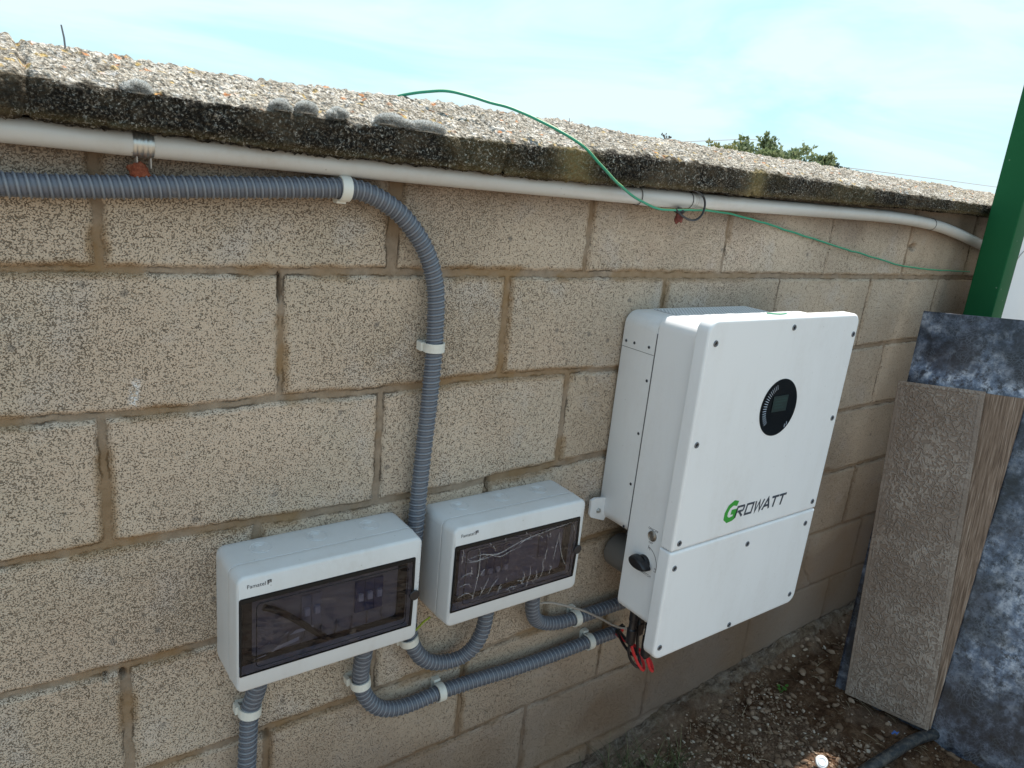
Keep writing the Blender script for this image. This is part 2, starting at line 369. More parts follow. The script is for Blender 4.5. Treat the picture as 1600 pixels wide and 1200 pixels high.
n = N('striped_wire', .45); x = n.attr('stripe'); n.color(n.mix(x, (.02, .27, .17), (.42, .48, .14))); M_GYW = n.m
n = N('yellow_green_wire', .45); n.color((.30, .36, .03)); M_YW = n.m
n = N('conduit_pvc', .31, spec=.5); rb = n.attr('rib'); c = n.mix(n.noise(25, 4), (.085, .098, .128), (.130, .146, .180)); c = n.mix(n.math('MULTIPLY', rb, .6), c, (.27, .29, .32)); c = n.mix(n.math('MULTIPLY', n.attr('groove'), .7), c, (.025, .03, .042)); c = n.mix(n.ramp(n.noise(9, 6, .7), [(.60, 0.), (.72, .35)]), c, (.32, .30, .27)); n.color(c); n.bump(n.noise(500, 2), .0002, .5); M_COND = n.m  # shade in the grooves is put into the colour
n = N('hose_rubber', .5); n.color(n.ramp(n.noise(60, 5, .7), [(.45, (.015, .018, .022)), (.65, (.09, .08, .07))])); n.bump(n.noise(90, 4), .002, .6); M_HOSE = n.m
# moss
n = N('grey_moss', 1., spec=.05); tn = n.attr('tone'); n.color(n.ramp(tn, [(0, (.20, .20, .185)), (.45, (.55, .55, .53)), (1, (.90, .90, .89))])); M_MOSS = n.m
# leaves
def leafmat(name, a, b, c_):
    n = N(name, .55, spec=.3); tn = n.attr('tone'); n.color(n.ramp(tn, [(0, a), (.5, b), (1, c_)]))
    tr = n.t.nodes.new('ShaderNodeBsdfTranslucent'); mxn = n.t.nodes.new('ShaderNodeMixShader'); mxn.inputs[0].default_value = .3
    n.L(n.ramp(tn, [(0, a), (.5, b), (1, c_)]), tr.inputs[0]); n.L(n.b.outputs[0], mxn.inputs[1]); n.L(tr.outputs[0], mxn.inputs[2]); n.L(mxn.outputs[0], n.o.inputs[0]); return n.m
M_LEAF = leafmat('leaf_green', (.09, .12, .06), (.17, .22, .11), (.28, .32, .17))
M_LEAF2 = leafmat('leaf_yellow', (.13, .14, .05), (.20, .21, .08), (.30, .30, .13))
M_LEAF3 = leafmat('leaf_grey', (.06, .08, .06), (.10, .13, .10), (.16, .19, .14))
n = N('bark', .9); n.color(n.ramp(n.noise(20, 4), [(.3, (.05, .04, .03)), (.7, (.14, .11, .08))])); M_BARK = n.m
# smoked door: tinted see-through plastic with a mirror sheen
def smoked(name, tint, rough=.06, gloss=1.0, bumpd=0.0):
    m = bpy.data.materials.new(name); m.use_nodes = True; t = m.node_tree; t.nodes.clear(); o = t.nodes.new('ShaderNodeOutputMaterial')
    tr = t.nodes.new('ShaderNodeBsdfTransparent'); tr.inputs[0].default_value = (*tint, 1); gl = t.nodes.new('ShaderNodeBsdfGlossy'); gl.inputs['Roughness'].default_value = rough
    fr = t.nodes.new('ShaderNodeLayerWeight'); fr.inputs[0].default_value = .5; pw = t.nodes.new('ShaderNodeMath'); pw.operation = 'POWER'; pw.inputs[1].default_value = 4.0; ad = t.nodes.new('ShaderNodeMath'); ad.operation = 'MULTIPLY_ADD'; ad.inputs[1].default_value = .9; ad.inputs[2].default_value = .045; t.links.new(fr.outputs['Facing'], pw.inputs[0]); t.links.new(pw.outputs[0], ad.inputs[0]); mu = t.nodes.new('ShaderNodeMath'); mu.operation = 'MULTIPLY'; mu.inputs[1].default_value = gloss
    mx = t.nodes.new('ShaderNodeMixShader'); t.links.new(ad.outputs[0], mu.inputs[0]); t.links.new(mu.outputs[0], mx.inputs[0]); t.links.new(tr.outputs[0], mx.inputs[1]); t.links.new(gl.outputs[0], mx.inputs[2]); t.links.new(mx.outputs[0], o.inputs[0])
    if bumpd:
        nz = t.nodes.new('ShaderNodeTexNoise'); nz.inputs['Scale'].default_value = 45; nz.inputs['Detail'].default_value = 3; tcx = t.nodes.new('ShaderNodeTexCoord'); t.links.new(tcx.outputs['Object'], nz.inputs['Vector'])
        bp = t.nodes.new('ShaderNodeBump'); bp.inputs['Distance'].default_value = bumpd; t.links.new(nz.outputs[0], bp.inputs['Height']); t.links.new(bp.outputs[0], gl.inputs['Normal']); t.links.new(bp.outputs[0], fr.inputs['Normal'])
    return m
M_SMOKE = smoked('smoked_door', (.55, .55, .60), .03, .65, .00015)
M_FILM = smoked('clear_film', (.94, .94, .95), .10, .6, .0008)
n = N('film_crease', .3); n.color((.62, .60, .60)); n.b.inputs['Alpha'].default_value = .22; M_CREASE = n.m
# slabs
n = N('dark_marble', .28, spec=.5)
co = n.map((1, 1, 1)); wv = n.noise(3.2, 5, .6, dist=.8); wp = n.t.nodes.new('ShaderNodeVectorMath'); wp.operation = 'MULTIPLY_ADD'
nc = n.t.nodes.new('ShaderNodeTexNoise'); nc.inputs['Scale'].default_value = 9; nc.inputs['Detail'].default_value = 4; n.L(n.tc, nc.inputs['Vector'])
n.L(nc.outputs['Color'], wp.inputs[0]); wp.inputs[1].default_value = (.10, .10, .10); n.L(n.tc, wp.inputs[2])
cell = n.voro(26, 'DISTANCE_TO_EDGE', wp.outputs[0]); cell2 = n.voro(95, 'DISTANCE_TO_EDGE', wp.outputs[0])
dk = n.ramp(n.noise(22, 6, .72), [(.40, (.003, .004, .008)), (.53, (.017, .022, .038)), (.64, (.09, .105, .145))])
dk = n.mix(n.ramp(n.noise(6, 4), [(.5, 0.), (.7, .7)]), dk, (.030, .024, .030))
uu_, vv_ = n.attr('uu'), n.attr('vv')
wob_ = n.math('MULTIPLY', n.math('SUBTRACT', n.noise(7, 4, .65), .5), .34)
sk = n.math('ABSOLUTE', n.math('SUBTRACT', n.math('ADD', uu_, wob_), n.math('ADD', .345, n.math('MULTIPLY', vv_, .09))))
st1 = n.math('MULTIPLY', n.ramp(sk, [(.0, 1.), (.07, 0.)]), n.ramp(vv_, [(.10, 0.), (.22, 1.), (.80, 1.), (.86, 0.)]))
st2 = n.ramp(n.math('ABSOLUTE', n.math('SUBTRACT', n.math('ADD', vv_, n.math('MULTIPLY', wob_, .45)), n.math('SUBTRACT', 1.035, n.math('MULTIPLY', uu_, .12)))), [(.0, 1.), (.055, 0.)])
cl = n.math('MAXIMUM', n.math('MAXIMUM', st1, st2), n.ramp(wv, [(.50, 0.), (.60, .6)])); cl = n.math('MULTIPLY', cl, n.ramp(n.noise(46, 6, .8), [(.40, .05), (.53, 1.)]))
ltc = n.ramp(n.noise(26, 5, .7), [(.34, (.03, .045, .085)), (.48, (.17, .22, .32)), (.62, (.55, .59, .68))]); c = n.mix(cl, dk, ltc)
vv = n.math('MULTIPLY', n.ramp(cell2, [(.0, 1.), (.12, 0.)]), n.ramp(n.noise(9, 4, .7), [(.42, 0.), (.60, .75)])); c = n.mix(n.math('MULTIPLY', vv, .5), c, (.17, .20, .25))
v2 = n.math('MULTIPLY', n.ramp(cell, [(.0, 1.), (.07, 0.)]), n.ramp(n.noise(8, 3, co=n.map(rot=(1, 1, 0))), [(.5, 0.), (.65, .45)])); c = n.mix(n.math('MULTIPLY', v2, .5), c, (.13, .15, .19)); n.color(c)
M_MARB = n.m
n = N('textured_tile', .46, spec=.4); ed = n.attr('edge')
cr = n.voro(60, 'SMOOTH_F1', n.map((1, 1, 1))); wr = n.noise(58, 1.2, .45, dist=1.1); rdg = n.ramp(n.math('ABSOLUTE', n.math('SUBTRACT', wr, .5)), [(.0, 1.), (.05, .75), (.12, 0.)])
c = n.mix(n.noise(7, 4), (.165, .122, .095), (.225, .170, .135)); c = n.mix(n.math('MULTIPLY', n.math('MULTIPLY', rdg, n.ramp(n.noise(6, 3), [(.4, .1), (.65, .6)])), 1.), c, (.42, .36, .31)); n.color(c)  # ridges lightened in the colour to imitate sky highlights
n.bump(n.math('MULTIPLY', rdg, n.math('SUBTRACT', 1., ed)), .0026, .9); n.rough(n.ramp(n.noise(30, 3), [(.3, .22), (.7, .42)])); M_TILE = n.m
n = N('wood_laminate', .5, spec=.35); u = n.attr('uu'); v = n.attr('vv'); cx = n.t.nodes.new('ShaderNodeCombineXYZ'); n.L(u, cx.inputs[0]); n.L(n.math('MULTIPLY', v, .035), cx.inputs[1])
g1 = n.noise(260, 3, .7, co=cx.outputs[0], dist=.3); g2 = n.noise(45, 3, .6, co=cx.outputs[0])
c = n.ramp(g1, [(.36, (.085, .052, .034)), (.48, (.19, .128, .09)), (.58, (.28, .20, .15)), (.70, (.46, .37, .30))]); c = n.mix(n.ramp(g2, [(.4, 0.), (.7, .5)]), c, (.16, .105, .07)); n.color(c); n.bump(g1, .0006, .7); M_WOOD = n.m

# ------------------------------------------------------------------ ground
ZF = lambda x: np.interp(x, [-3, .5, 1.15, 1.56, 2.05, 2.6, 5], [-1.36, -1.345, -1.31, -1.25, -1.215, -1.205, -1.2])
def ground_z(x, y):
    x = np.asarray(x, float); y = np.asarray(y, float)
    near = np.exp(-(np.clip(np.abs(y + .2) - .9, 0, None) / 1.5) ** 2) * np.exp(-(np.clip(np.abs(x - 1.3) - 2.5, 0, None) / 2) ** 2)
    z = ZF(x) - .038 * sst(-.03, -.075, y) - .0 - .02 * sst(-.1, -.5, y)
    z = z + near * ((fbm(x, y, 9, 5, 3) - .5) * .05 + (fbm(x, y, 60, 2, 9) - .5) * .012)
    z = z + (-.09) * np.exp(-(((x - 1.95) / .25) ** 2 + ((y + .05) / .07) ** 2)) * 0.25
    return np.where(near > .001, z, ZF(x) - .058 + near * 0)
gx = np.r_[[-400, -120, -40, -15, -6], np.arange(-3, .7, .09), np.arange(.7, 2.5, .007), np.arange(2.5, 5, .12), [6, 9, 15, 40, 120, 400]]
gy = np.r_[[-400, -120, -40, -15, -6, -3.5], np.arange(-2.4, -.85, .08), np.arange(-.85, .03, .007), [.1, .3, 1, 3, 8, 20, 60, 150, 400]]
X, Y = np.meshgrid(gx, gy, indexing='ij'); Z = ground_z(X, Y)
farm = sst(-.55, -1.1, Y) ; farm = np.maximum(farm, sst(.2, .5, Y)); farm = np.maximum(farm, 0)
grav = np.clip(sst(1.58, 1.15, X + .4 * (fbm(X, Y, 6, 3, 5) - .5)) + sst(.52, .62, fbm(X, Y, 12, 3, 21)) * .35 + sst(-.08, -.0, Y) * .5, 0, 1)
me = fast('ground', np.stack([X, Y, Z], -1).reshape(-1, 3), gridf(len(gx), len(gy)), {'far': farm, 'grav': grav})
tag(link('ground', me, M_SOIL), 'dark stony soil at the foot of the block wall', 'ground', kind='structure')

# ------------------------------------------------------------------ block wall
BED = [  # (x, z of the top edge, z of the lower edge) of each bed joint
 ([-2, -.1, .04, .26, .42, .85, 1.24, 1.75, 2.56, 5], [.002, .0, .001, .001, .004, .003, .002, .002, .001, .001], [-.009, -.009, -.009, -.012, -.011, -.012, -.012, -.012, -.012, -.012]),
 ([-2, -.12, 0, .116, .253, .423, .652, .994, 2.0, 2.32, 5], [-.203, -.203, -.206, -.209, -.203, -.208, -.199, -.209, -.213, -.204, -.206], [-.215, -.215, -.218, -.220, -.217, -.221, -.211, -.219, -.225, -.217, -.218]),
 ([-2, -.14, 0, .113, .371, .614, .86, .99, 2.0, 2.28, 5], [-.411, -.411, -.411, -.412, -.422, -.423, -.412, -.410, -.414, -.409, -.41], [-.424, -.422, -.424, -.426, -.438, -.436, -.428, -.424, -.425, -.422, -.423]),
 ([-2, -.15, 0, .144, .544, 1.02, 2.0, 2.3, 5], [-.622, -.622, -.626, -.626, -.638, -.622, -.622, -.617, -.618], [-.636, -.634, -.638, -.638, -.650, -.634, -.632, -.628, -.63]),
 ([-2, .05, .387, .62, .85, 1.97, 2.35, 5], [-.840, -.840, -.840, -.839, -.826, -.838, -.833, -.834], [-.852, -.852, -.852, -.850, -.836, -.846, -.843, -.845]),
 ([-2, .5, .85, 1.23, 1.99, 2.35, 5], [-1.046, -1.045, -1.042, -1.048, -1.039, -1.039, -1.04], [-1.055, -1.054, -1.050, -1.056, -1.047, -1.047, -1.048]),
 ([-2, 5], [-1.255, -1.25], [-1.265, -1.26])]
HEAD = [  # (x centre, width) of the upright joints of each course
 [(-.43, .012), (.004, .013), (.44, .024), (.875, .011), (1.307, .008), (1.739, .008), (2.171, .012), (2.589, .010), (3.02, .01), (3.45, .01)],
 [(-.19, .012), (.252, .010), (.686, .014), (1.120, .011), (1.548, .010), (1.998, .010), (2.42, .010), (2.85, .01), (3.28, .01)],
 [(-.43, .012), (-.003, .013), (.433, .015), (.865, .015), (1.30, .01), (1.74, .01), (2.172, .012), (2.60, .01), (3.04, .01)],
 [(-.22, .012), (.215, .014), (.678, .010), (1.10, .01), (1.53, .01), (2.43, .01), (2.86, .01)],
 [(-.42, .012), (.010, .016), (.446, .012), (.88, .010), (1.31, .01), (1.74, .01), (2.171, .010), (2.61, .01)],
 [(-.20, .012), (.234, .013), (.664, .011), (1.088, .008), (1.53, .009), (2.30, .01), (2.75, .01)],
 [(-.01, .012), (.43, .012), (.860, .009), (1.29, .008), (1.74, .008), (2.18, .01)],
 [(.2, .01), (.66, .01), (1.1, .01)]]
wx = np.r_[np.arange(-2, -.25, .02), np.arange(-.25, 1.05, .0028), np.arange(1.05, 2.6, .0048), np.arange(2.6, 4.5, .03)]
wz = np.r_[np.arange(-1.42, -1.10, .006), np.arange(-1.10, .215, .0029)]
X, Z = np.meshgrid(wx, wz, indexing='ij')
wob = (fbm(X, Z, 38, 3, 31) - .5) * .006; wob2 = (fbm(X, Z, 55, 3, 47) - .5) * .007; fine = (fbm(X, Z, 160, 2, 77) - .5)
Zw = Z + wob; Xw = X + wob2
course = np.zeros(X.shape, int); d = np.full(X.shape, 9.)
for i, (bx, bt, bb) in enumerate(BED):
    t = np.interp(X, bx, bt); b = np.interp(X, bx, bb); course[Zw < (t + b) / 2] = i + 1
    d = np.minimum(d, np.where(Zw > (t + b) / 2, Zw - t, b - Zw))
blk = np.zeros(X.shape, int); dh = np.full(X.shape, 9.)
for ci, hs in enumerate(HEAD):
    m = course == ci; bid = np.zeros(X.shape, int)
    for (hx, hw) in hs:
        slant = (Z + .1) * 0
        dd = np.abs(Xw - hx) - hw / 2; dh = np.where(m, np.minimum(dh, dd), dh); bid += (Xw > hx)
    blk = np.where(m, ci * 40 + bid, blk)
d = np.minimum(d, dh) + fine * .0022
# smear of mortar over some joints
mort = 1 - sst(-.0008, .0018, d)
brnd = rng.random(400); brnd2 = rng.random(400); btl = (rng.random((400, 2)) - .5)
prof = sst(-.001, .0045, d)
bedv = (fbm(X, Z, 22, 3, 5) - .5)
hgt = prof * (.0 + (brnd[blk] - .5) * .0035) + (1 - prof) * (-.0065 + bedv * .004) + prof * (fbm(X, Z, 7, 2, 91) - .5) * .002 + prof * (fbm(X, Z, 90, 2, 92) - .5) * .0012
for (gx_, gz_, sx, sz, dep) in [(.2485, -.028, .0035, .022, .022), (.681, -.433, .005, .012, .02), (.226, -.858, .005, .006, .02), (.006, -.645, .005, .008, .02), (-.018, -.641, .004, .006, .015), (.235, -.86, .004, .01, .015), (1.95, .02, .004, .004, .0)]:
    hgt = hgt - dep * np.exp(-(((X - gx_) / sx) ** 2 + ((Z - gz_) / sz) ** 2) ** 2)
# chips and holes
for (gx_, gz_, r_, dep) in [(2.20, .088, .016, .035), (.036, -.03, .012, .0), (1.99, -.62, .02, .008), (1.6, -.2, .01, .004)]:
    hgt = hgt - dep * np.exp(-(((X - gx_) / r_) ** 2 + ((Z - gz_) / (r_ * .6)) ** 2) ** 2)
crk = [(1.975, -.851), (1.981, -.889), (1.986, -.965), (2.023, -1.006), (2.059, -1.044)]
crx = np.interp(-Z, [-p[1] for p in crk], [p[0] for p in crk]) + (fbm(X, Z, 60, 2, 8) - .5) * .012; inc = (Z < -.85) & (Z > -1.044)
hgt = hgt - np.where(inc, .006 * np.exp(-((X - crx) / .0028) ** 2), 0)
pitv = .52 + .24 * brnd2[blk] + (fbm(X, Z, 5, 3, 13) - .5) * .6
for b_, v in {(0 * 40 + 1): .25, (1 * 40 + 2): -.32, (1 * 40 + 3): -.1}.items(): pass
pitv = pitv - .25 * sst(1.25, 2.3, X) - .2 * sst(-.75, -1.1, Z) - .35 * np.exp(-(((X - .46) / .10) ** 2 + ((Z + .03) / .035) ** 2)) + .22 * sst(.0, .1, Z) * sst(.9, .5, X)
stain = np.clip((1 - sst(.0, .013, d)) * sst(.43, .57, fbm(X, Z, 9, 3, 61)) * (1 - .3 * mort) + .55 * sst(.6, .68, fbm(X, Z, 14, 3, 66)) * (1 - sst(0, .012, d)), 0, 1) * (1 - .6 * sst(1.1, 1.6, X))
dirt_shade = np.clip(sst(-.78, -1.15, Z) * .85 + .25 * sst(-.4, -.8, Z) * sst(.8, 1.6, X) + .5 * sst(1.45, 2.1, X) * sst(.1, -.5, Z) + (fbm(X, Z, 5, 4, 71) - .5) * .55 + .75 * sst(.06, .17, Z + .05 * (fbm(X, Z, 8, 3, 5) - .5)), 0, 1)  # real grime plus painted shade, at the foot and under the coping
tone = np.clip(.15 + .7 * brnd[(blk * 7 + 3) % 400] + (fbm(X, Z, 6, 3, 81) - .5) * .5, 0, 1)
# pale scrape mark
me = fast('block_wall', np.stack([X, -hgt, Z], -1).reshape(-1, 3), gridf(len(wx), len(wz)), {'joint': np.clip(.5 + d / .04, 0, 1), 'pit': pitv, 'smear': np.exp(-((X - .039 - (Z + .185) * .15) / .0062) ** 4 - ((Z + .183) / .022) ** 4), 'tone': tone, 'stain': stain, 'dirt_shade': dirt_shade})
wall = empty('block_wall', (1.2, .1, -1.3), 'long wall of pitted beige concrete blocks under a mossy concrete coping', 'wall')
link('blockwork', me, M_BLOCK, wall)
b = B(); b.box(-2, 4.5, .035, .2, -1.45, .2); b.build('wall_core', M_BLOCK, wall, smooth=False)
# footing ledge of rough mortar
fx = np.arange(-.2, 3.2, .008); fp = np.linspace(0, 1, 22); X, T = np.meshgrid(fx, fp, indexing='ij')
nz_ = fbm(X, T * .1, 30, 4, 15) - .5; wd = .045 + .03 * (fbm(X, X * 0, 7, 3, 4) - .5)
ang = T * pi / 2; yy = -wd * np.sin(ang) * 1.0 + .004; zz = ZF(X) + .014 * np.cos(ang) - .075 * T ** 2 + nz_ * .018
me = fast('footing', np.stack([X, yy + nz_ * .024 - .002, zz + (fbm(X, T, 60, 3, 18) - .5) * .012], -1).reshape(-1, 3), gridf(len(fx), len(fp)), {'joint': np.zeros(X.size), 'pit': np.zeros(X.size), 'tone': np.full(X.size, .3), 'stain': np.zeros(X.size), 'dirt_shade': np.clip(.95 + nz_ * 1.0, 0, 1)})
link('footing', me, M_FOOT, wall)

# coping
cx_ = np.r_[np.arange(-2, -.25, .02), np.arange(-.25, 1.2, .0034), np.arange(1.2, 2.6, .0055), np.arange(2.6, 4.5, .03)]
ZB = lambda x: np.interp(x, [-2, -.1, .19, .57, 1.1, 2.4, 4.5], [.182, .181, .174, .172, .180, .203, .205])
ZT = lambda x: np.interp(x, [-2, -.09, .19, .56, 1.1, 1.6, 2.4, 4.5], [.232, .232, .229, .229, .243, .240, .238, .238])
ZR = lambda x: np.interp(x, [-2, -.08, .24, .66, 1.29, 2.8, 4.5], [.281, .281, .277, .289, .288, .29, .29])
prof = []
def seg(y0, z0, y1, z1, n_, top_):
    for k in range(n_): t = k / n_; prof.append((y0 + (y1 - y0) * t, z0[0] + (z1[0] - z0[0]) * t, z0[1] + (z1[1] - z0[1]) * t, z0[2] + (z1[2] - z0[2]) * t, top_))
# weights (bottom, top, ridge)
seg(.02, (1, 0, 0), -.055, (1, 0, 0), 16, 0); seg(-.060, (.94, .06, 0), -.060, (.06, .94, 0), 20, 0); seg(-.055, (0, 1, 0), .09, (0, .06, .94), 52, 1); seg(.10, (0, 0, 1), .26, (0, 1, 0), 26, 1); seg(.26, (.0, 1, 0), .26, (1, 0, 0), 6, 0); prof.append((.2, 1, 0, 0, 0))
P = np.array(prof); K = len(P); Xc, Kc = np.meshgrid(cx_, np.arange(K), indexing='ij')
Yc = P[Kc, 0]; Zc = P[Kc, 1] * ZB(Xc) + P[Kc, 2] * ZT(Xc) + P[Kc, 3] * ZR(Xc)
arc = np.r_[0, np.cumsum(np.hypot(np.diff(P[:, 0]), np.diff(P[:, 1] * .18 + P[:, 2] * .23 + P[:, 3] * .285)))][Kc]
i0 = 16; i1 = 36; jag = (fbm(Xc, arc, 45, 3, 52) - .5)
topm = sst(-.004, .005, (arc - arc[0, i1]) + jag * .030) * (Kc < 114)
nrmY = np.where(Kc < i0, 0, np.where(Kc < i1, -1, np.where(Kc < 88, -.3, .3))); nrmZ = np.where(Kc < i0, -1, np.where(Kc < i1, 0, .95))
rg = (fbm(Xc, arc, 70, 4, 53, .65) - .5); lg = (fbm(Xc, arc, 7, 3, 54) - .5)
dsp = rg * np.where(topm > .5, .0115, .009) + (fbm(Xc, arc, 150, 2, 59) - .5) * .008 + lg * .008
edge = np.exp(-((arc - arc[0, i1]) / .008) ** 2) + np.exp(-((arc - arc[0, i0]) / .005) ** 2); dsp = dsp - edge * .003 + edge * (fbm(Xc, arc, 30, 3, 55) - .6) * .012
for jx in (-.068, .615, 1.30, 1.985, 2.67):
    dsp = dsp - .009 * np.exp(-((Xc - jx + (fbm(arc, Xc, 25, 2, 3) - .5) * .01) / .0045) ** 2)
Yc = Yc + nrmY * dsp; Zc = Zc + nrmZ * dsp
lich = np.exp(-(((Xc - .77) / .035) ** 2)) + np.exp(-(((Xc - 1.30) / .03) ** 2)) + .25 * sst(.55, .7, fbm(Xc, arc, 5, 3, 57)) + .3 * np.exp(-((arc - arc[0, i0]) / .006) ** 2)
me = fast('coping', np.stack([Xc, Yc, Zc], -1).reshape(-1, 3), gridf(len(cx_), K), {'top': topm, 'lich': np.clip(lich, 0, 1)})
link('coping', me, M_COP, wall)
b = B()
for (x, z) in [(.030, -.172), (.031, -.178), (.029, -.184), (.030, -.190), (.027, -.196)]:
    pass
# moss cushions on the coping
def tufts(name, c, rx, ry, rz, n_, L, m, label, cat, group):
    subs = [(0, 0, 0, 1.0)] + [(rng.uniform(-.9, .9), rng.uniform(-.5, .5), rng.uniform(-.35, .05), rng.uniform(.4, .75)) for _ in range(5)]
    wts = np.array([q[3] ** 2 for q in subs]); pick = rng.choice(len(subs), n_, p=wts / wts.sum()); SS = np.array(subs)[pick]
    u = rng.random(n_) * 2 * pi; pz = rng.random(n_) * 1.5 - .5; q_ = np.sqrt(np.clip(1 - pz ** 2, 0, 1)); px = np.cos(u) * q_; py = np.sin(u) * q_
    P0 = np.stack([c[0] + (px * SS[:, 3] + SS[:, 0]) * rx, c[1] + (py * SS[:, 3] + SS[:, 1]) * ry, c[2] + (pz * SS[:, 3] + SS[:, 2]) * rz], 1); Nn = np.stack([px / rx, py / ry, pz / rz], 1); Nn /= np.linalg.norm(Nn, axis=1)[:, None]
    D = Nn + rng.normal(size=(n_, 3)) * .55; D /= np.linalg.norm(D, axis=1)[:, None]; S = np.cross(D, rng.normal(size=(n_, 3))); S /= np.linalg.norm(S, axis=1)[:, None]
    l = L * (.6 + .8 * rng.random(n_))[:, None]; ww = .00055
    V = np.stack([P0 - S * ww - Nn * L, P0 + S * ww - Nn * L, P0 + D * l], 1).reshape(-1, 3)
    tn = np.repeat(np.clip(.5 + .35 * pz + rng.normal(size=n_) * .2 - .5 * (rng.random(n_) < .25), 0, 1), 3)
    me = fast(name, V, np.arange(n_ * 3).reshape(-1, 3), {'tone': tn})
    # solid heart under the fuzz
    o = link(name, me, m, None, smooth=False); tag(o, label, cat, group)
    hb = B(); loops = []
    for k in range(7):
        a = pi / 2 * k / 6.2; loops.append([(c[0] + rx * .86 * math.cos(a) * math.cos(q * pi / 8), c[1] + ry * .80 * math.cos(a) * math.sin(q * pi / 8), c[2] - .006 + (rz * .9 + .002) * math.sin(a)) for q in range(16)])
    hb.loft(loops); hme = hb.me('cushion'); at = hme.attributes.new('tone', 'FLOAT', 'POINT'); at.data.foreach_set('value', [.25] * len(hme.vertices))
    ho = link('cushion', hme, m, o); return o
GM = 'moss cushions on the coping'
for (x, z, rx, lb) in [(.050, .233, .012, 'round dark grey moss cushion on the coping above the zinc pipe clamp'),
                       (.229, .236, .010, 'small grey moss cushion, first of a close group of three on the coping edge'),
                       (.266, .237, .014, 'grey moss cushion in the middle of the close group of three on the coping edge'),
                       (.312, .236, .010, 'small grey moss cushion, right one of the close group of three on the coping edge'),
                       (.398, .237, .018, 'bushy grey moss cushion just left of the long pale one on the coping edge'),
                       (.460, .234, .024, 'long pale grey moss cushion bulging over the coping edge, largest of all')]:
    tufts('moss_cushion', (x, -.050, z - .0035), rx * (1.1 + .3 * (rx > .015)), .0125, .0095 + .08 * (rx - .01), int(6000 + 220000 * rx), +.0026, M_MOSS, lb, 'moss', GM)

# rods and twigs on the coping
b = B(); b.tube([(-.012, .085, .272), (-.013, .084, .288), (-.0155, .083, .303)], [.0012, .0012, .0010], 6); tag(b.build('metal_rod', M_SCREW), 'short thin metal rod sticking up from the coping', 'rod')
b = B(); b.tube([(.886, .12, .28), (.888, .12, .292), (.886, .12, .300)], [.0010, .0008, .0004], 5); tag(b.build('dry_twig', M_BARK), 'tiny dark twig standing on the coping beside the green wire arc', 'twig')
b = B(); tw = (1.20, .14, .285)
for k in range(9):
    a = k * 1.3; e = Vector((tw[0] + .012 * math.cos(a), tw[1] + .01 * math.sin(a), tw[2] + .012 + .002 * (k % 4))); b.tube([tw, Vector(tw).lerp(e, .5) + Vector((0, 0, .003)), e], [.0009, .0007, .0004], 4); b.disc(e, (math.cos(a), .3, .5), .0025, .001, 6)
tag(b.build('dry_weed', M_BARK), 'tiny dry weed sprouting behind the coping ridge', 'weed')

# ------------------------------------------------------------------ white pipe under the coping
PP = [(-1.2, .166), (-.5, .166), (-.1, .1655), (.055, .1635), (.2, .163), (.516, .1605), (.965, .1595), (1.12, .161), (1.66, .167), (1.99, .169), (2.23, .160), (2.40, .142), (2.62, .108), (2.75, .085)]
pipe = empty('water_pipe', (.9, -.02, .16), 'long white plastic pipe running under the coping', 'pipe')
pts, s_ = smooth_path([(x, -.0215, z) for x, z in PP], .012); PTS_PIPE = pts
b = B(); b.tube(pts, .0163, 24); b.build('pipe', M_PVC, pipe)
def along(x): return Vector((x, -.0215, np.interp(x, PTS_PIPE[:, 0], PTS_PIPE[:, 2])))
def sleeve(x0, x1, r, name, m, parent, k=6, nseg=24):
    b = B(); b.tube([along(x0 + (x1 - x0) * i / k) for i in range(k + 1)], [r - .0012] + [r] * (k - 1) + [r - .0012], nseg); return b.build(name, m, parent)
sleeve(.968, 1.122, .0182, 'coupling', M_PVC, pipe)
for x in (.968, 1.1215, 2.225):
    q = along(x); dv = (along(x + .01) - along(x - .01)).normalized(); b = B(); b.ring(q, dv, .0181 if x < 2 else .0172, .0007, 36, 6); b.build('joint_line', M_DARK, pipe)
for x in (1.134, 1.141):
    q = along(x); b = B(); b.ring(q, (1, 0, 0), .0164, .0004, 36, 5); b.build('pipe_mark', M_GREYC, pipe)
# zinc clamp with its crumbling plug
cl = empty('pipe_clamp', (.055, -.01, .15), 'zinc pipe clamp with an orange plug, left end of the white pipe', 'pipe clamp', 'pipe clamps')
b = B(); q = along(.057); L = []
for k in range(15):
    f = k / 14; x = .057 - .0125 + .025 * f; r = .0168 + .0012 * (1 - math.cos(f * 4 * 2 * pi)) / 2; L.append((x, r))
b.tube([(x, q.y, q.z) for x, r in L], [r for x, r in L], 30, caps=False); b.build('band', M_ZINC, cl)
b = B(); b.box(.049, .0505, -.028, -.014, .133, .149); b.box(.0655, .067, -.028, -.014, .134, .149); b.build('tab', M_GREYC, cl)
def lump(c, r, m, name, parent, seed):
    bm = bmesh.new(); bmesh.ops.create_icosphere(bm, subdivisions=3, radius=1)
    from mathutils import noise as mn
    for v in bm.verts:
        k = 1 + .45 * mn.noise(v.co * 1.4 + Vector((seed, 0, 0))) + .15 * mn.noise(v.co * 4 + Vector((seed, 3, 0))); v.co = Vector((v.co.x * r[0] * k + c[0], v.co.y * r[1] * k + c[1], v.co.z * r[2] * k + c[2])); 
    me = bpy.data.meshes.new(name); bm.to_mesh(me); bm.free(); return link(name, me, m, parent)
lump((.0515, -.024, .129), (.0135, .010, .0120), M_RUST, 'plug', cl, 3)
cl2 = empty('pipe_clamp', (1.09, -.01, .13), 'dark red rusty clamp stub hanging beside the black cable tie', 'pipe clamp', 'pipe clamps')
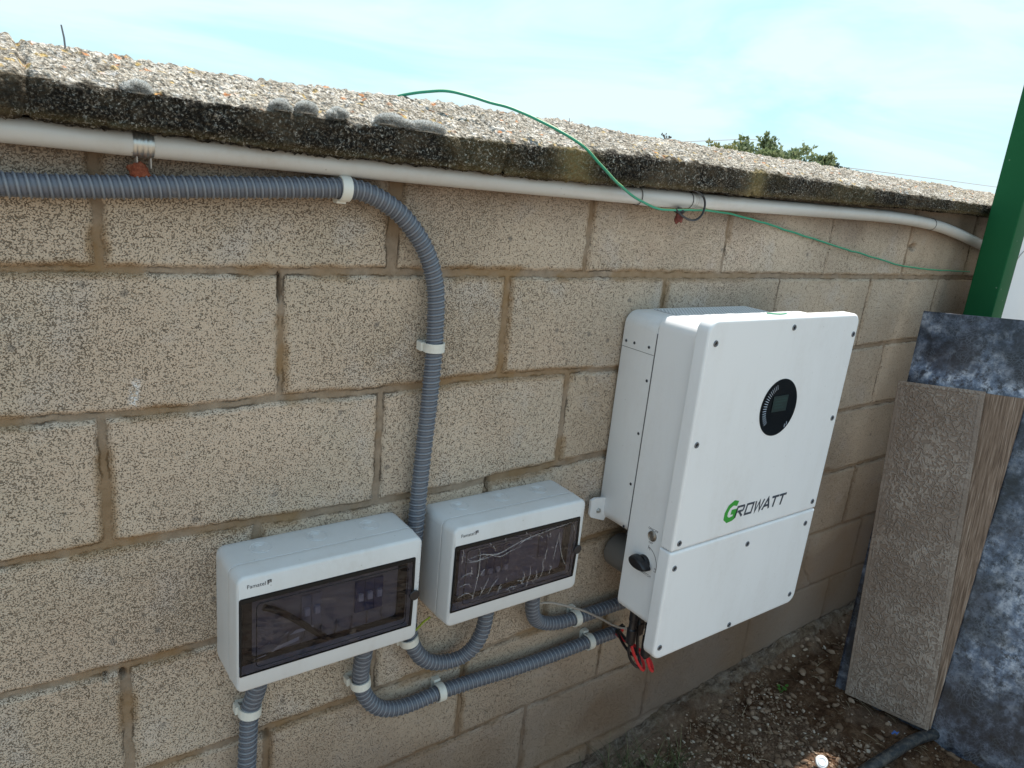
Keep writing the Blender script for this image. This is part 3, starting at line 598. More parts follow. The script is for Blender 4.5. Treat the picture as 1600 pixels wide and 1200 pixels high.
lump((1.082, -.040, .138), (.013, .007, .006), M_BLACK, 'bolt', cl2, 8); lump((1.088, -.036, .124), (.009, .008, .014), M_RUST2, 'plug', cl2, 11)
# black cable tie loop
pts = smooth_path([(1.062, -.046, .141), (1.075, -.05, .131), (1.10, -.052, .122), (1.125, -.050, .122), (1.145, -.048, .134), (1.152, -.046, .155), (1.145, -.043, .172), (1.125, -.038, .182), (1.105, -.030, .185)], .004)[0]
b = B(); b.tube(pts, .0024, 8); tie = b.build('cable_tie', M_BLACK); tag(tie, 'black cable tie looped loosely round the white pipe', 'cable tie')

# green-yellow earth wire
def wire(name, P, r, m, label, cat, parent=None, n=8, step=.006, wob=0, attr=None):
    pts, s = smooth_path(P, step); pts = pts.copy()
    if wob: pts[:, 2] += (fbm(s, s * 0, 18, 2, 5) - .5) * wob; pts[:, 1] += (fbm(s, s * 0 + 4, 18, 2, 6) - .5) * wob * .5
    fr = frames([Vector(p) for p in pts]); V = []
    for p, (t, a, bb) in zip(pts, fr):
        for k in range(n): V.append(Vector(p) + a * (r * math.cos(2 * pi * k / n)) + bb * (r * math.sin(2 * pi * k / n)))
    st = np.tile((np.arange(n) % n < n // 3).astype(float), len(pts))
    me = fast(name, np.array([tuple(v) for v in V]), gridf(len(pts), n, True), {'stripe': st})
    o = link(name, me, m, parent)
    if label: tag(o, label, cat)
    return o
wire('earth_wire', [(.44, .16, .262), (.50, .10, .290), (.545, .045, .300), (.60, .02, .2935), (.665, -.01, .283), (.70, -.055, .262), (.735, -.085, .243), (.765, -.093, .226), (.81, -.092, .199), (.87, -.072, .177), (.935, -.058, .154), (.997, -.052, .140), (1.058, -.046, .139), (1.134, -.040, .1415), (1.22, -.02, .143), (1.31, -.008, .139), (1.442, -.008, .123), (1.583, -.008, .104), (1.84, -.008, .069), (2.105, -.008, .036), (2.311, -.008, .023), (2.60, -.010, .018)], .0026, M_GYW,
     'thin green and yellow wire arching over the coping and along the wall', 'wire', wob=.004)

# ------------------------------------------------------------------ corrugated conduits
def conduit(P, label, r=.0149, pitch=.0112):
    pts, s = smooth_path(P, .0014); n = 24; fr = frames([Vector(p) for p in pts])
    T = np.array([[tuple(a), tuple(b_)] for t, a, b_ in fr]); th = np.arange(n) * 2 * pi / n
    S, TH = np.meshgrid(s, th, indexing='ij'); ph = (S / pitch - TH / (2 * pi)) % 1; dd = np.abs(ph - .5) * pitch
    rib = 1 - sst(.0006, .0020, dd); groove = np.exp(-((dd - .0026) / .0009) ** 2)
    R = r + .0013 * rib - .0012 * groove - .00015 * np.cos(ph * 2 * pi)
    V = pts[:, None, :] + T[:, None, 0, :] * (R * np.cos(TH))[..., None] + T[:, None, 1, :] * (R * np.sin(TH))[..., None]
    me = fast('conduit', V.reshape(-1, 3), gridf(len(s), n, True), {'rib': (rib * (0.7 + .3 * fbm(S, TH * .02, 60, 2, 4))), 'groove': groove})
    o = link('corrugated_conduit', me, M_COND)
    tag(o, label, 'conduit', 'grey corrugated conduits'); return pts
yc = -.026
cA = conduit([(-1.0, yc, .085), (-.5, yc, .094), (-.1, yc, .1015), (.001, yc, .106), (.116, yc, .114), (.22, yc, .121), (.328, yc, .128), (.362, yc, .127), (.395, yc, .117), (.432, yc, .097), (.464, yc, .067), (.489, yc, .032), (.505, yc, -.006), (.513, yc, -.048), (.516, yc, -.129), (.514, yc, -.223), (.509, yc, -.321), (.505, yc, -.423), (.502, yc, -.515), (.499, yc, -.625), (.506, yc, -.710), (.521, yc, -.755), (.548, yc, -.790), (.585, yc, -.808), (.625, yc - .008, -.806), (.653, yc - .016, -.783), (.666, -.050, -.745), (.668, -.055, -.70), (.668, -.055, -.665)], 'longest grey conduit, from under the white pipe down and up into the right box')
conduit([(.392, -.055, -.662), (.395, -.055, -.70), (.396, -.045, -.735), (.404, -.03, -.787), (.419, yc, -.829), (.446, yc, -.863), (.484, yc, -.881), (.531, yc, -.885), (.587, yc, -.882), (.672, yc, -.886), (.776, yc, -.894), (.888, yc, -.898), (1.008, yc, -.898), (1.100, yc, -.899)], 'grey conduit sweeping from the left box to an open end with red cables')
conduit([(.786, -.055, -.652), (.789, -.055, -.695), (.803, -.045, -.742), (.830, -.03, -.780), (.866, yc, -.802), (.906, yc, -.812), (.954, yc, -.815), (1.015, yc, -.817), (1.112, yc, -.818), (1.22, yc, -.82), (1.32, yc, -.80)], 'short grey conduit curving from the right box to behind the inverter')
conduit([(.205, -.05, -.655), (.2045, -.045, -.70), (.200, -.035, -.736), (.196, yc, -.768), (.193, yc, -.821), (.190, yc, -.902), (.186, yc, -.98), (.184, yc, -1.1), (.184, yc, -1.4)], 'grey conduit dropping straight down from the left box to the ground')
# clips
def clip(c, dirv, label, wd=.016):
    c = Vector(c); t = Vector(dirv).normalized(); yv = Vector((0, 1, 0)); sv = t.cross(yv).normalized(); e = empty('conduit_clip', (c.x, 0, c.z), label, 'conduit clip', 'white clips holding the conduits')
    ri = .0168; ro = .0196; b = B(); prof_o = []; prof_i = []; A = np.linspace(math.radians(-35), math.radians(215), 17)
    loops = []
    for a in A:
        dr = sv * math.cos(a) - yv * math.sin(a)
        p0 = c + dr * ri; p1 = c + dr * ro
        loops.append([p0 - t * wd / 2, p1 - t * wd / 2, p1 + t * wd / 2, p0 + t * wd / 2])
    b.loft(loops); b.build('ring', M_CLIP, e, sharp=30)
    b = B(); cy = .0; y1 = -.006
    q = Vector((c.x, 0, c.z)); 
    def obox(h, w2, ya, yb, off=0):
        V = [q + sv * (off + sgn * w2) + t * (tt * h) + Vector((0, y, 0)) for sgn in (-1, 1) for tt in (-1, 1) for y in (ya, yb)]
        b.add(V, [(0, 1, 3, 2), (4, 6, 7, 5), (0, 4, 5, 1), (2, 3, 7, 6), (0, 2, 6, 4), (1, 5, 7, 3)])
    obox(wd / 2 * .9, .0185, .004, -.0065); obox(wd / 2 * .95, .0035, -.004, -.020, -.0195); obox(wd / 2 * .95, .0030, -.002, -.014, .0200)
    b.build('base', M_CLIP, e, smooth=False); return e
clip((.336, yc, .128), (1, 0, -.02), 'white clip on the long conduit just before it bends down')
clip((.5155, yc, -.131), (.02, 0, -1), 'white clip on the upright run of the long conduit')
clip((.505, yc, -.726), (.25, 0, -1), 'white clip between the two boxes at the foot of the long conduit')
clip((.4025, -.031, -.784), (.12, 0, -1), 'white clip below the left box, on the conduit with the open end')
clip((.588, yc, -.882), (1, 0, -.02), 'white clip midway along the sweeping open-ended conduit')
clip((1.01, yc, -.898), (1, 0, 0), 'white clip nearest the open end and red cables')
clip((.954, yc, -.815), (1, 0, 0), 'white clip under the right box beside the inverter')
clip((.196, yc, -.768), (-.06, 0, -1), 'white clip on the straight drop below the left box')

# ------------------------------------------------------------------ distribution boxes
def dist_box(dx, label, kind):
    x0, x1, z0, z1 = .147 + dx, .472 + dx, -.661, -.450
    e = empty('distribution_box', (x0 + .16, 0, z0), label, 'electrical box', 'grey distribution boxes')
    def pl(L, bulge=True): return L
    b = B(); L = [rr(x0 + .004, x1 - .004, z0 + .004, z1 - .004, .012, .004), rr(x0 + .001, x1 - .001, z0 + .001, z1 - .001, .014, -.004), rr(x0, x1, z0, z1, .015, -.012)]
    L += [rr(x0 + .0005, x1 - .0005, z0 + .0005, z1 - .0005, .015, -.072), rr(x0 + .003, x1 - .003, z0 + .003, z1 - .003, .013, -.0735)]
    b.loft(L); base = b.build('base', M_BOX, e)
    # knock-out rings on the top face
    for kx in (.062, .158, .255):
        k = B()
        for r_, a1 in ((.0175, 2 * pi), (.0125, 1.3 * pi), (.0095, pi), (.0065, .8 * pi)): k.ring((x0 + kx, -.036, z1 + .0001), (0, 0, 1), r_, .00045, 30, 4, 0, a1)
        k.build('knockout', M_BOX, base)
    # lid: a frame around the door opening
    ox0, ox1, oz0, oz1 = x0 + .0045, x0 + .307, -.6235, -.4855
    cxm = (x0 + x1) / 2
    def bl(L, k=1.0): return [(x, y - k * .006 * (1 - ((z + .5555) / .106) ** 2) * (1 if abs(z + .5555) < .106 else 0) - 0, z) for x, y, z in L]
    nn = 6; L = [rr(x0 + .001, x1 - .001, z0 + .001, z1 - .001, .014, -.0735, nn), rr(x0, x1, z0, z1, .015, -.0755, nn), rr(x0 + .0005, x1 - .001, z0 + .001, z1 - .0005, .015, -.082, nn)]
    for k in range(6):
        a = pi / 2 * k / 5; ee = .0055 * (1 - math.cos(a)); yy = -.1085 - .0055 * math.sin(a)
        L.append(bl(rr(x0 + .0015 + ee * .6, x1 - .0035 - ee, z0 + .004 + ee, z1 - .001 - ee, .013 - ee, yy, nn), k / 5))
    L.append(bl(rr(ox0 - .0004, ox1 + .0006, oz0 - .0006, oz1 + .0006, .004, -.1145, nn)))
    L.append(bl(rr(ox0 - .0002, ox1 + .0004, oz0 - .0003, oz1 + .0003, .0035, -.113, nn)))
    L.append(rr(ox0 + .0025, ox1 - .004, oz0 + .004, oz1 - .004, .004, -.088, nn))
    b = B(); b.loft(L); lid = b.build('lid', M_BOX, e, sharp=50)
    # inside: cover plate with a slot and the breakers
    b = B(); b.loft(slab_loops(ox0 + .018, ox1 - .016, oz0 + .012, oz1 - .012, .010, -.0875, -.094, .002)); b.build('cover_plate', M_PANELW if kind == 1 else M_BRKP, e)
    if kind == 1:
        for gx0, cnt, mm in ((.110, 2, M_BRK), (.205, 3, M_BRKB)):
            for q in range(cnt):
                bx = x0 + gx0 + q * .0175; bb = B(); bb.loft(slab_loops(bx, bx + .0170, -.580, -.520, .0015, -.094, -.0985, .001)); br = bb.build('breaker', mm, e)
                bb = B(); bb.loft(slab_loops(bx + .004, bx + .013, -.556, -.542, .001, -.098, -.104, .001)); bb.build('toggle', M_TOG, br)
        bb = B(); bb.tube(smooth_path([(x0 + .048, -.100, -.520), (x0 + .075, -.1045, -.535), (x0 + .105, -.1050, -.562), (x0 + .135, -.1045, -.592), (x0 + .150, -.100, -.606)], .004)[0], .0055, 8); bb.build('reflection_bar', M_BLACK, e)  # dark bar added behind the door in place of a reflection
        for (ax, az, bx, bz, tk) in ((.058, -.602, .104, -.592, .0075), (.088, -.580, .128, -.577, .006), (.066, -.582, .086, -.574, .003), (.040, -.590, .056, -.583, .003), (.030, -.607, .05, -.6045, .002)):
            bb = B(); P4 = [(x0 + ax, az), (x0 + bx, bz - tk * .3), (x0 + bx, bz + tk * .6), (x0 + ax + .01, az + tk)]; bb.loft([[(x, -.1062, z) for x, z in P4], [(x, -.1068, z) for x, z in P4]]); bb.build('reflection_slip', M_CAP, e, smooth=False)  # white slips imitate yard debris mirrored in the door
        for q in range(7):
            bb = B(); bb.tube(smooth_path([(x0 + .09 + q * .028, -.096, -.584), (x0 + .088 + q * .028, -.099, -.596), (x0 + .08 + q * .03, -.097, -.607)], .004)[0], .0016, 6); bb.build('inner_wire', M_GREYC, e)
    else:
        for q in range(4):
            bx = x0 + .075 + q * .0185; bb = B(); bb.loft(slab_loops(bx, bx + .0175, -.578, -.520, .0015, -.094, -.0985, .001)); br = bb.build('breaker', M_BRKB, e)
            bb = B(); bb.loft(slab_loops(bx + .005, bx + .013, -.574, -.564, .001, -.098, -.103, .001)); bb.build('toggle', M_TOG, br)
        bb = B(); bb.loft(slab_loops(x0 + .222, x0 + .245, -.570, -.512, .0015, -.094, -.0985, .001)); bb.build('breaker', M_BRKB, e)
    # dark surround seen through the door
    b = B(); o_ = rr(ox0 + .002, ox1 - .003, oz0 + .003, oz1 - .003, .004, -.0905, 6); i_ = rr(ox0 + .026, ox1 - .020, oz0 + .013, oz1 - .015, .008, -.0905, 6)
    n_ = len(o_); o2 = [(x, y - .006, z) for x, y, z in o_]; i2 = [(x, y - .006, z) for x, y, z in i_]
    b.loft([o_, o2, i2, i_, o_], False, False); b.build('inner_frame', M_DARK, e)
    # door
    nx = 24; ys = lambda z: -.006 * (1 - ((z + .5555) / .106) ** 2)
    def dl(off, inset): return [(x, y + ys(z), z) for x, y, z in rr(ox0 + .0004 + inset, ox1 - .0004 - inset, oz0 + .0004 + inset, oz1 - .0004 - inset, .004, off, 6)]
    dv = []; zs_ = np.linspace(oz0 + .001, oz1 - .001, 14)
    b = B(); F_ = []; Vv = []
    for sgn, off in ((0, -.1150), (1, -.1135)):
        for z in zs_: Vv += [(ox0 + .001, off + ys(z), z), (ox1 - .001, off + ys(z), z)]
    m_ = len(zs_)
    for s2 in (0, 1):
        for k in range(m_ - 1): a_ = s2 * 2 * m_ + 2 * k; F_.append((a_, a_ + 1, a_ + 3, a_ + 2))
    for k in range(m_ - 1):
        for c_ in (0, 1): F_.append((2 * k + c_, 2 * k + 2 + c_, 2 * m_ + 2 * k + 2 + c_, 2 * m_ + 2 * k + c_))
    for k in (0, m_ - 1): F_.append((2 * k, 2 * k + 1, 2 * m_ + 2 * k + 1, 2 * m_ + 2 * k))
    b.add(Vv, F_); door = b.build('door', M_SMOKE, e, sharp=40)
    def strip(za, zb, xa, xb, nm, m_mat, y_=-.1157):
        bb = B(); zz = np.linspace(za, zb, 10); lo = []
        for z in zz: lo.append([(xa, y_ + ys(z), z), (xb, y_ + ys(z), z), (xb, y_ + .002 + ys(z), z), (xa, y_ + .002 + ys(z), z)])
        bb.loft(lo); return bb.build(nm, m_mat, door, sharp=40)
    strip(oz1 - .0075, oz1 - .0006, ox0 + .0008, ox1 - .0008, 'door_rim', M_GLOSS); strip(oz0 + .0006, oz0 + .0025, ox0 + .0008, ox1 - .0008, 'door_rim', M_GLOSS)
    strip(oz0 + .0027, oz1 - .0077, ox0 + .0008, ox0 + .0030, 'door_rim', M_GLOSS); strip(oz0 + .0027, oz1 - .0077, ox1 - .0052, ox1 - .0008, 'door_rim', M_GLOSS)
    # inner moulding line of the door
    ri = rr(ox0 + .026, ox1 - .014, oz0 + .011, oz1 - .013, .007, -.1152, 6); b = B()
    pts_ = [Vector((x, y + ys(z), z)) for x, y, z in ri]; pts_.append(pts_[0]); b.tube(pts_, .0007, 6); b.build('door_moulding', M_GLOSS, door)
    b = B(); b.disc((ox1 + .001, -.1140 + ys(-.56), -.560), (0, -1, 0), .010, .003, 24); b.build('latch', M_BLACK, door)
    # printed maker's name: word and small flag sign
    ty = -.1140 - .006 * (1 - ((-.467 + .5555) / .106) ** 2) * 1.0 - .0006
    text_mesh('printed_name', 'Famatel', .0092, (x0 + .0165, ty, -.4705), (1, 0, 0), (0, .05, 1), M_INK, lid, spacing=1.02)
    g_ = B()
    for k, (a, b_, c_, d_) in enumerate([(0, .0017, 0, .0075), (.0019, .0062, .0060, .0078), (.0019, .0036, .0028, .0044), (.0046, .0062, .0028, .0058)]): g_.box(x0 + .0480 + a, x0 + .0480 + b_, ty - .0001, ty + .0006, -.4708 + c_, -.4708 + d_)
    g_.build('printed_sign', M_INK, lid, smooth=False)
    return e, (x0, x1, ox0, ox1, oz0, oz1, ys, door)
dist_box(0, 'left grey distribution box with a clean smoked door', 1)
e2, (x0, x1, ox0, ox1, oz0, oz1, ys, door2) = dist_box(.384, 'right grey distribution box with wrinkled clear film on its door', 2)
# slips standing in for reflections / cut wires, behind the left door
# wrinkled protective film and its creases on the right door
U, Vq = np.meshgrid(np.linspace(ox0 + .010, ox1 - .010, 90), np.linspace(oz0 + .006, oz1 - .007, 44), indexing='ij')
wr = np.abs(fbm(U, Vq, 55, 3, 202) - .5)
me = fast('protective_film', np.stack([U, -.1166 + ys(Vq) - .0018 * np.exp(-(wr / .03) ** 2) - .0008 * fbm(U, Vq, 20, 2, 7), Vq], -1).reshape(-1, 3), gridf(90, 44))
film = link('protective_film', me, M_FILM, e2)
cre = [[(.014, .030), (.045, .038), (.07, .030), (.10, .032), (.145, .020), (.20, .012), (.275, .006)], [(.03, .028), (.06, .026), (.09, .034), (.115, .030)], [(.018, .020), (.035, .034), (.06, .036), (.085, .033)], [(.07, .028), (.10, .040), (.125, .034), (.15, .030)],
       [(.05, .010), (.054, .030), (.052, .07), (.045, .118)], [(.015, .062), (.032, .058), (.040, .062)], [(.012, .082), (.030, .080), (.04, .09)], [(.035, .045), (.037, .055), (.034, .066)], [(.010, .105), (.03, .100), (.045, .110)],
       [(.058, .070), (.062, .062), (.068, .058)], [(.060, .118), (.070, .098), (.078, .080)], [(.078, .118), (.09, .098), (.102, .086)], [(.104, .120), (.106, .108), (.110, .100)], [(.125, .120), (.135, .116), (.15, .117)],
       [(.160, .117), (.166, .10), (.162, .088)], [(.174, .117), (.180, .10), (.178, .080)], [(.192, .117), (.197, .106), (.194, .092)], [(.205, .117), (.212, .098), (.209, .080), (.213, .07)], [(.23, .112), (.232, .10), (.236, .094)],
       [(.246, .022), (.250, .05), (.262, .085), (.283, .115)], [(.246, .022), (.240, .05), (.236, .08)], [(.215, .075), (.214, .062), (.218, .05)], [(.145, .024), (.16, .018), (.175, .02)], [(.075, .006), (.078, .014)], [(.110, .004), (.112, .013)], [(.16, .002), (.162, .010)]]
cr_ = random.Random(5)
for k in range(26):
    u0 = cr_.uniform(.012, .29); v0 = cr_.choice([cr_.uniform(.006, .02), cr_.uniform(.09, .122), cr_.uniform(.02, .12)]); a_ = cr_.gauss(1.3, .5); l_ = cr_.uniform(.004, .016)
    cre.append([(u0, v0), (min(.294, u0 + l_ * math.cos(a_) * .5 + .002), min(.126, v0 + l_ * math.sin(a_) * .5)), (min(.295, u0 + l_ * math.cos(a_)), min(.128, v0 + l_ * math.sin(a_)))])
b = B()
for cpath in cre:
    P3 = [(ox0 + u, -.1188 + ys(oz1 - v), oz1 - v) for u, v in cpath]
    if len(P3) == 2: P3 = [P3[0], tuple((Vector(P3[0]) + Vector(P3[1])) / 2), P3[1]]
    p_ = smooth_path(P3, .003)[0]; nn = len(p_); b.tube(p_, [.0002 + .00052 * math.sin(pi * (i + .5) / nn) * (1 + .5 * math.sin(i * 2.1)) for i in range(nn)], 5)
b.build('film_crease', M_CREASE, film)

# ------------------------------------------------------------------ inverter
inv = empty('solar_inverter', (1.25, 0, -.8), 'white wall-mounted solar inverter with a round black display', 'inverter')
IX0, IX1 = 1.0, 1.506
b = B(); L = [rr(IX0 + .002, 1.435, -.570, -.080, .030, -.006, 8), rr(IX0, 1.437, -.572, -.078, .032, -.010, 8), rr(IX0, 1.437, -.572, -.078, .032, -.1035, 8), rr(IX0 + .002, 1.435, -.570, -.080, .030, -.1045, 8)]
b.loft(L); rear = b.build('rear_housing', M_WHITE2, inv)
# seam of the rear housing's side plates
b = B(); b.box(IX0 - .0004, IX0 + .002, -.1035, -.010, -.1575, -.1565); b.build('panel_seam', M_SCREW, rear, smooth=False)
b = B(); b.box(IX0 - .0001, IX0 + .003, -.1062, -.1040, -.570, -.11); b.build('panel_seam', M_SCREW, rear, smooth=False)
# grille
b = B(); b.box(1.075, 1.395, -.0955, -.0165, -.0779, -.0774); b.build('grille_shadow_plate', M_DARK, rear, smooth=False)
b = B()
for k in range(8): y = -.017 - k * .0111; b.box(1.075, 1.395, y - .0011, y + .0011, -.0773, -.0762)
for k in range(33): x = 1.0755 + k * .0099; b.box(x - .0013, x + .0013, -.0960, -.0160, -.0772, -.0765)
b.build('vent_grille', M_WHITE2, rear, smooth=False)
# main body
b = B(); b.loft([rr(IX0 + .002, IX1 - .002, -.748, -.074, .022, -.1050, 8)] + [rr(IX0, IX1, -.750, -.072, .024, y, 8) for y in (-.107, -.214)] + [rr(IX0 + .003, IX1 - .003, -.747, -.075, .022, -.2145, 8)]); body = b.build('body', M_WHITE, inv)
# front covers (edge splays slightly)
def cover(x0, x1, z0, z1, r, name):
    L = slab_loops(x0, x1, z0, z1, r, -.2135, -.2455, .006, 8, .0015)
    out_ = []
    for l in L: out_.append([(x - (.018 * (-.05 - z) if x > 1.25 else 0), y, z) for x, y, z in l])
    b = B(); b.loft(out_); return b.build(name, M_WHITE, inv)
def cover2(x0, x1, z0, z1, rt, rb, name):
    """rounded at one end only: rt top radius, rb bottom radius"""
    def lp(e, y):
        P_ = []
        for cx, cz, a0, r in ((x1, z1, 0, rt), (x0, z1, pi / 2, rt), (x0, z0, pi, rb), (x1, z0, 1.5 * pi, rb)):
            r_ = max(r - e, .0005); sx = -1 if cx == x1 else 1; sz = -1 if cz == z1 else 1
            ccx = cx + sx * (r_ + e); ccz = cz + sz * (r_ + e)
            for k in range(9): a = a0 + pi / 2 * k / 8; P_.append((ccx + r_ * math.cos(a), y, ccz + r_ * math.sin(a)))
        return [(x - (.018 * (-.05 - z) if x > 1.25 else 0), y_, z) for x, y_, z in P_]
    L = [lp(.0015, -.2140), lp(0, -.2155)]
    for k in range(7): a = pi / 2 * k / 6; L.append(lp(.006 * (1 - math.cos(a)), -.2395 - .006 * math.sin(a)))
    L.append(lp(.009, -.2455)); b = B(); b.loft(L); return b.build(name, M_WHITE, inv)
up = cover2(.986, 1.520, -.5415, -.052, .026, .004, 'upper_cover')
lo = cover2(.984, 1.520, -.804, -.5435, .004, .026, 'lower_cover')
def screws(pts_, parent, ax=(0, -1, 0), r=.0062):
    for p in pts_:
        p = Vector(p); a = Vector(ax); b = B(); b.ring(p + a * .0001, a, r * .80, r * .30, 20, 6); s_ = b.build('screw', M_SCREW, parent)
        b = B(); b.disc(p - a * .0006, a, r * .62, .0011, 16); b.build('screw_socket', M_GLOSS, s_)
screws([(x, -.2455, z) for x, z in ((1.010, -.098), (1.261, -.0755), (1.503, -.100), (1.006, -.306), (1.494, -.304), (1.006, -.524), (1.489, -.520))], up)
screws([(x, -.2455, z) for x, z in ((1.0045, -.582), (1.250, -.581), (1.479, -.577), (1.001, -.773), (1.242, -.791), (1.480, -.776))], lo)
screws([(IX0, y, z) for y, z in ((-.019, -.144), (-.044, -.1435), (-.087, -.143), (-.095, -.214), (-.094, -.333), (-.094, -.451), (-.092, -.555))], rear, (-1, 0, 0), .0032)
# display
DC = Vector((1.2625, -.2455, -.2535)); b = B(); b.disc(DC, (0, -1, 0), .0652, .0009, 64, .0650); disp = b.build('display', M_GLOSS, up)
b = B(); b.box(1.236, 1.289, -.2478, -.2472, -.262, -.226); scr = b.build('screen', M_LCD, disp, smooth=False)
b = B()
for k, (u0, u1, zz_) in enumerate(((.242, .262, -.233), (.266, .284, -.233), (.242, .283, -.239), (.242, .270, -.246), (.242, .278, -.253))): b.box(1 + u0, 1 + u1, -.2481, -.2477, zz_ - .0012, zz_ + .0012)
b.build('screen_text', M_LCDT, scr, smooth=False)
for k in range(19):
    a = math.radians(112 + k * 6.0); c0 = DC + Vector((math.cos(a) * .046, -.0019, math.sin(a) * .046)); c1 = DC + Vector((math.cos(a) * .057, -.0019, math.sin(a) * .057)); b = B(); b.tube([c0, c1], .00095 * (1 - .5 * abs(k - 9) / 9), 6); b.build('led_tick', M_TICK, disp)
b = B()
for (u, v) in ((.040, -.040), (.034, -.045)): b.box(DC.x + u - .0008, DC.x + u + .0008, -.2477, -.2472, DC.z + v - .004, DC.z + v + .004)
b.build('display_mark', M_TICK, disp, smooth=False)
# logo
def strokes(parts, wd, org, h, slant, m, name, parent):
    V = []; F = []
    for k, (pp, closed) in enumerate(parts):
        v, f = ribbon(pp, wd, closed); o = len(V)
        n_ = len(v); yo = -.2458 - .00006 * k
        for lay in (0, 1):
            for q in v: V.append((org[0] + (q[0] + slant * q[1]) * h, yo + (.0005 if lay else 0), org[1] + q[1] * h))
        for ff in f: F.append(tuple(i + o for i in ff)); F.append(tuple(i + o + n_ for i in reversed(ff)))
    b = B(); b.add(V, F); return b.build(name, m, parent, smooth=False)
Gp = [(.92, .90), (.55, 1.0), (.22, .82), (.08, .5), (.12, .2), (.38, .02), (.75, .06), (.86, .12), (.86, .46), (.50, .46)]
g_ = strokes([(Gp, False)], .29, (1.1415, -.5035), .0405, .14, M_GREENINK, 'logo_initial', up)
def sh(pp, dx, s=1): return [(x * s + dx, y) for x, y in pp]
Rr = [([(0, 0), (0, .93), (.78, .93), (.86, .84), (.86, .58), (.78, .50), (.14, .50)], False), ([(.38, .46), (.90, 0)], False)]
Oo = [([(.08, .07), (.92, .07), (.92, .93), (.08, .93)], True)]
Ww = [([(0, 1), (.22, .05), (.52, .95), (.82, .05), (1.12, 1)], False)]
Aa = [([(0, 0), (.46, .97), (.92, 0)], False), ([(.22, .32), (.72, .32)], False)]
Tt = [([(0, .93), (.96, .93)], False), ([(.48, .86), (.48, 0)], False)]
al = []; xx = 0
for gl, adv in ((Rr, 1.16), (Oo, 1.22), (Ww, 1.22), (Aa, 1.02), (Tt, 1.06), (Tt, 1.0)):
    al += [(sh(pp, xx), c_) for pp, c_ in gl]; xx += adv
strokes(al, .19, (1.181, -.5015), .0272, .22, M_INK2, 'logo_letters', up)
# side controls
BP = Vector((IX0, -.178, -.538)); b = B(); b.ring(BP + Vector((-.001, 0, 0)), (-1, 0, 0), .0095, .0026, 30, 8); btn = b.build('power_button', M_STEEL, body)
b = B(); b.tube([BP + Vector((.0, 0, 0)), BP + Vector((-.0022, 0, 0)), BP + Vector((-.0030, 0, 0))], [.0078, .0078, .0068], 24); b.build('button_cap', M_STEEL, btn)
KP_ = Vector((IX0, -.166, -.606)); sw = B(); sw.tube([KP_, KP_ + Vector((-.006, 0, 0)), KP_ + Vector((-.008, 0, 0))], [.017, .0165, .0150], 30); knob = sw.build('rotary_switch', M_BLACK, body)
loops = []
for xo, sc_ in ((-.007, 1.0), (-.018, .97), (-.024, .90), (-.0265, .75)):
    l = []
    for k in range(28):
        a = 2 * pi * k / 28; rx_ = .0275 * sc_; rz_ = .0125 * sc_ * (1 + .25 * math.cos(a)); yy_ = rx_ * math.cos(a); zz_ = rz_ * math.sin(a); th = math.radians(8)
        l.append((KP_.x + xo, KP_.y + yy_ * math.cos(th) - zz_ * math.sin(th), KP_.z + yy_ * math.sin(th) + zz_ * math.cos(th)))
    loops.append(l)
b = B(); b.loft(loops); b.build('switch_grip', M_BLACK, knob)
SR, SU = (0, -1, 0), (0, 0, 1)
text_mesh('printed_text', 'ON/OFF', .0078, (IX0 - .0001, -.163, -.5265), SR, SU, M_INK, body)
text_mesh('printed_text', 'OFF', .0066, (IX0 - .0001, -.1700, -.5570), SR, SU, M_INK, body)
text_mesh('printed_text', 'ON', .0060, (IX0 - .0001, -.1965, -.6085), SR, SU, M_INK, body)
text_mesh('printed_text', 'PV SWITCH', .0078, (IX0 - .0001, -.1500, -.6330), SR, SU, M_INK, body)
b = B(); pa = []
for k in range(13): a = math.radians(78 - k * 7.2); pa.append((IX0 - .0003, -.166 - .036 * math.cos(a) * 1.0, -.606 + .041 * math.sin(a)))
b.tube(pa, .00055, 6); b.tube([pa[0], (IX0 - .0003, pa[0][1] - .004, pa[0][2] - .006)], .0005, 5); b.tube([(IX0 - .0003, pa[-1][1] + .005, pa[-1][2] - .001), (IX0 - .0003, pa[-1][1] - .004, pa[-1][2] - .002)], .0005, 5); b.tube([(IX0 - .0003, pa[0][1] + .002, pa[0][2] - .005), (IX0 - .0003, pa[0][1] + .001, pa[0][2] + .004)], .0005, 5)
b.build('switch_arrow', M_INK, body)
# mounting bracket and bolt
b = B(); b.loft([[(x, y, z) for x, z in ((.957, -.514), (.968, -.510), (.998, -.513), (1.008, -.520), (1.012, -.560), (1.004, -.572), (.962, -.556), (.957, -.548))] for y in (-.018, -.024)]); br = b.build('mounting_bracket', M_WHITE2, inv, smooth=False)
b = B(); b.disc((.982, -.024, -.542), (0, -1, 0), .0062, .0035, 6); b.disc((.982, -.0275, -.542), (0, -1, 0), .0035, .003, 12); b.build('bolt', M_ZINC, br)
# under-side plate ends of the rear housing, gland behind
b = B(); b.loft([[(1.078 + r_ * math.cos(2 * pi * k / 28), y, -.668 + r_ * .95 * math.sin(2 * pi * k / 28)) for k in range(28)] for y, r_ in ((-.008, .041), (-.012, .044), (-.090, .044), (-.097, .040), (-.099, .033))]); b.build('fan_cap', M_GREYCYL, inv)
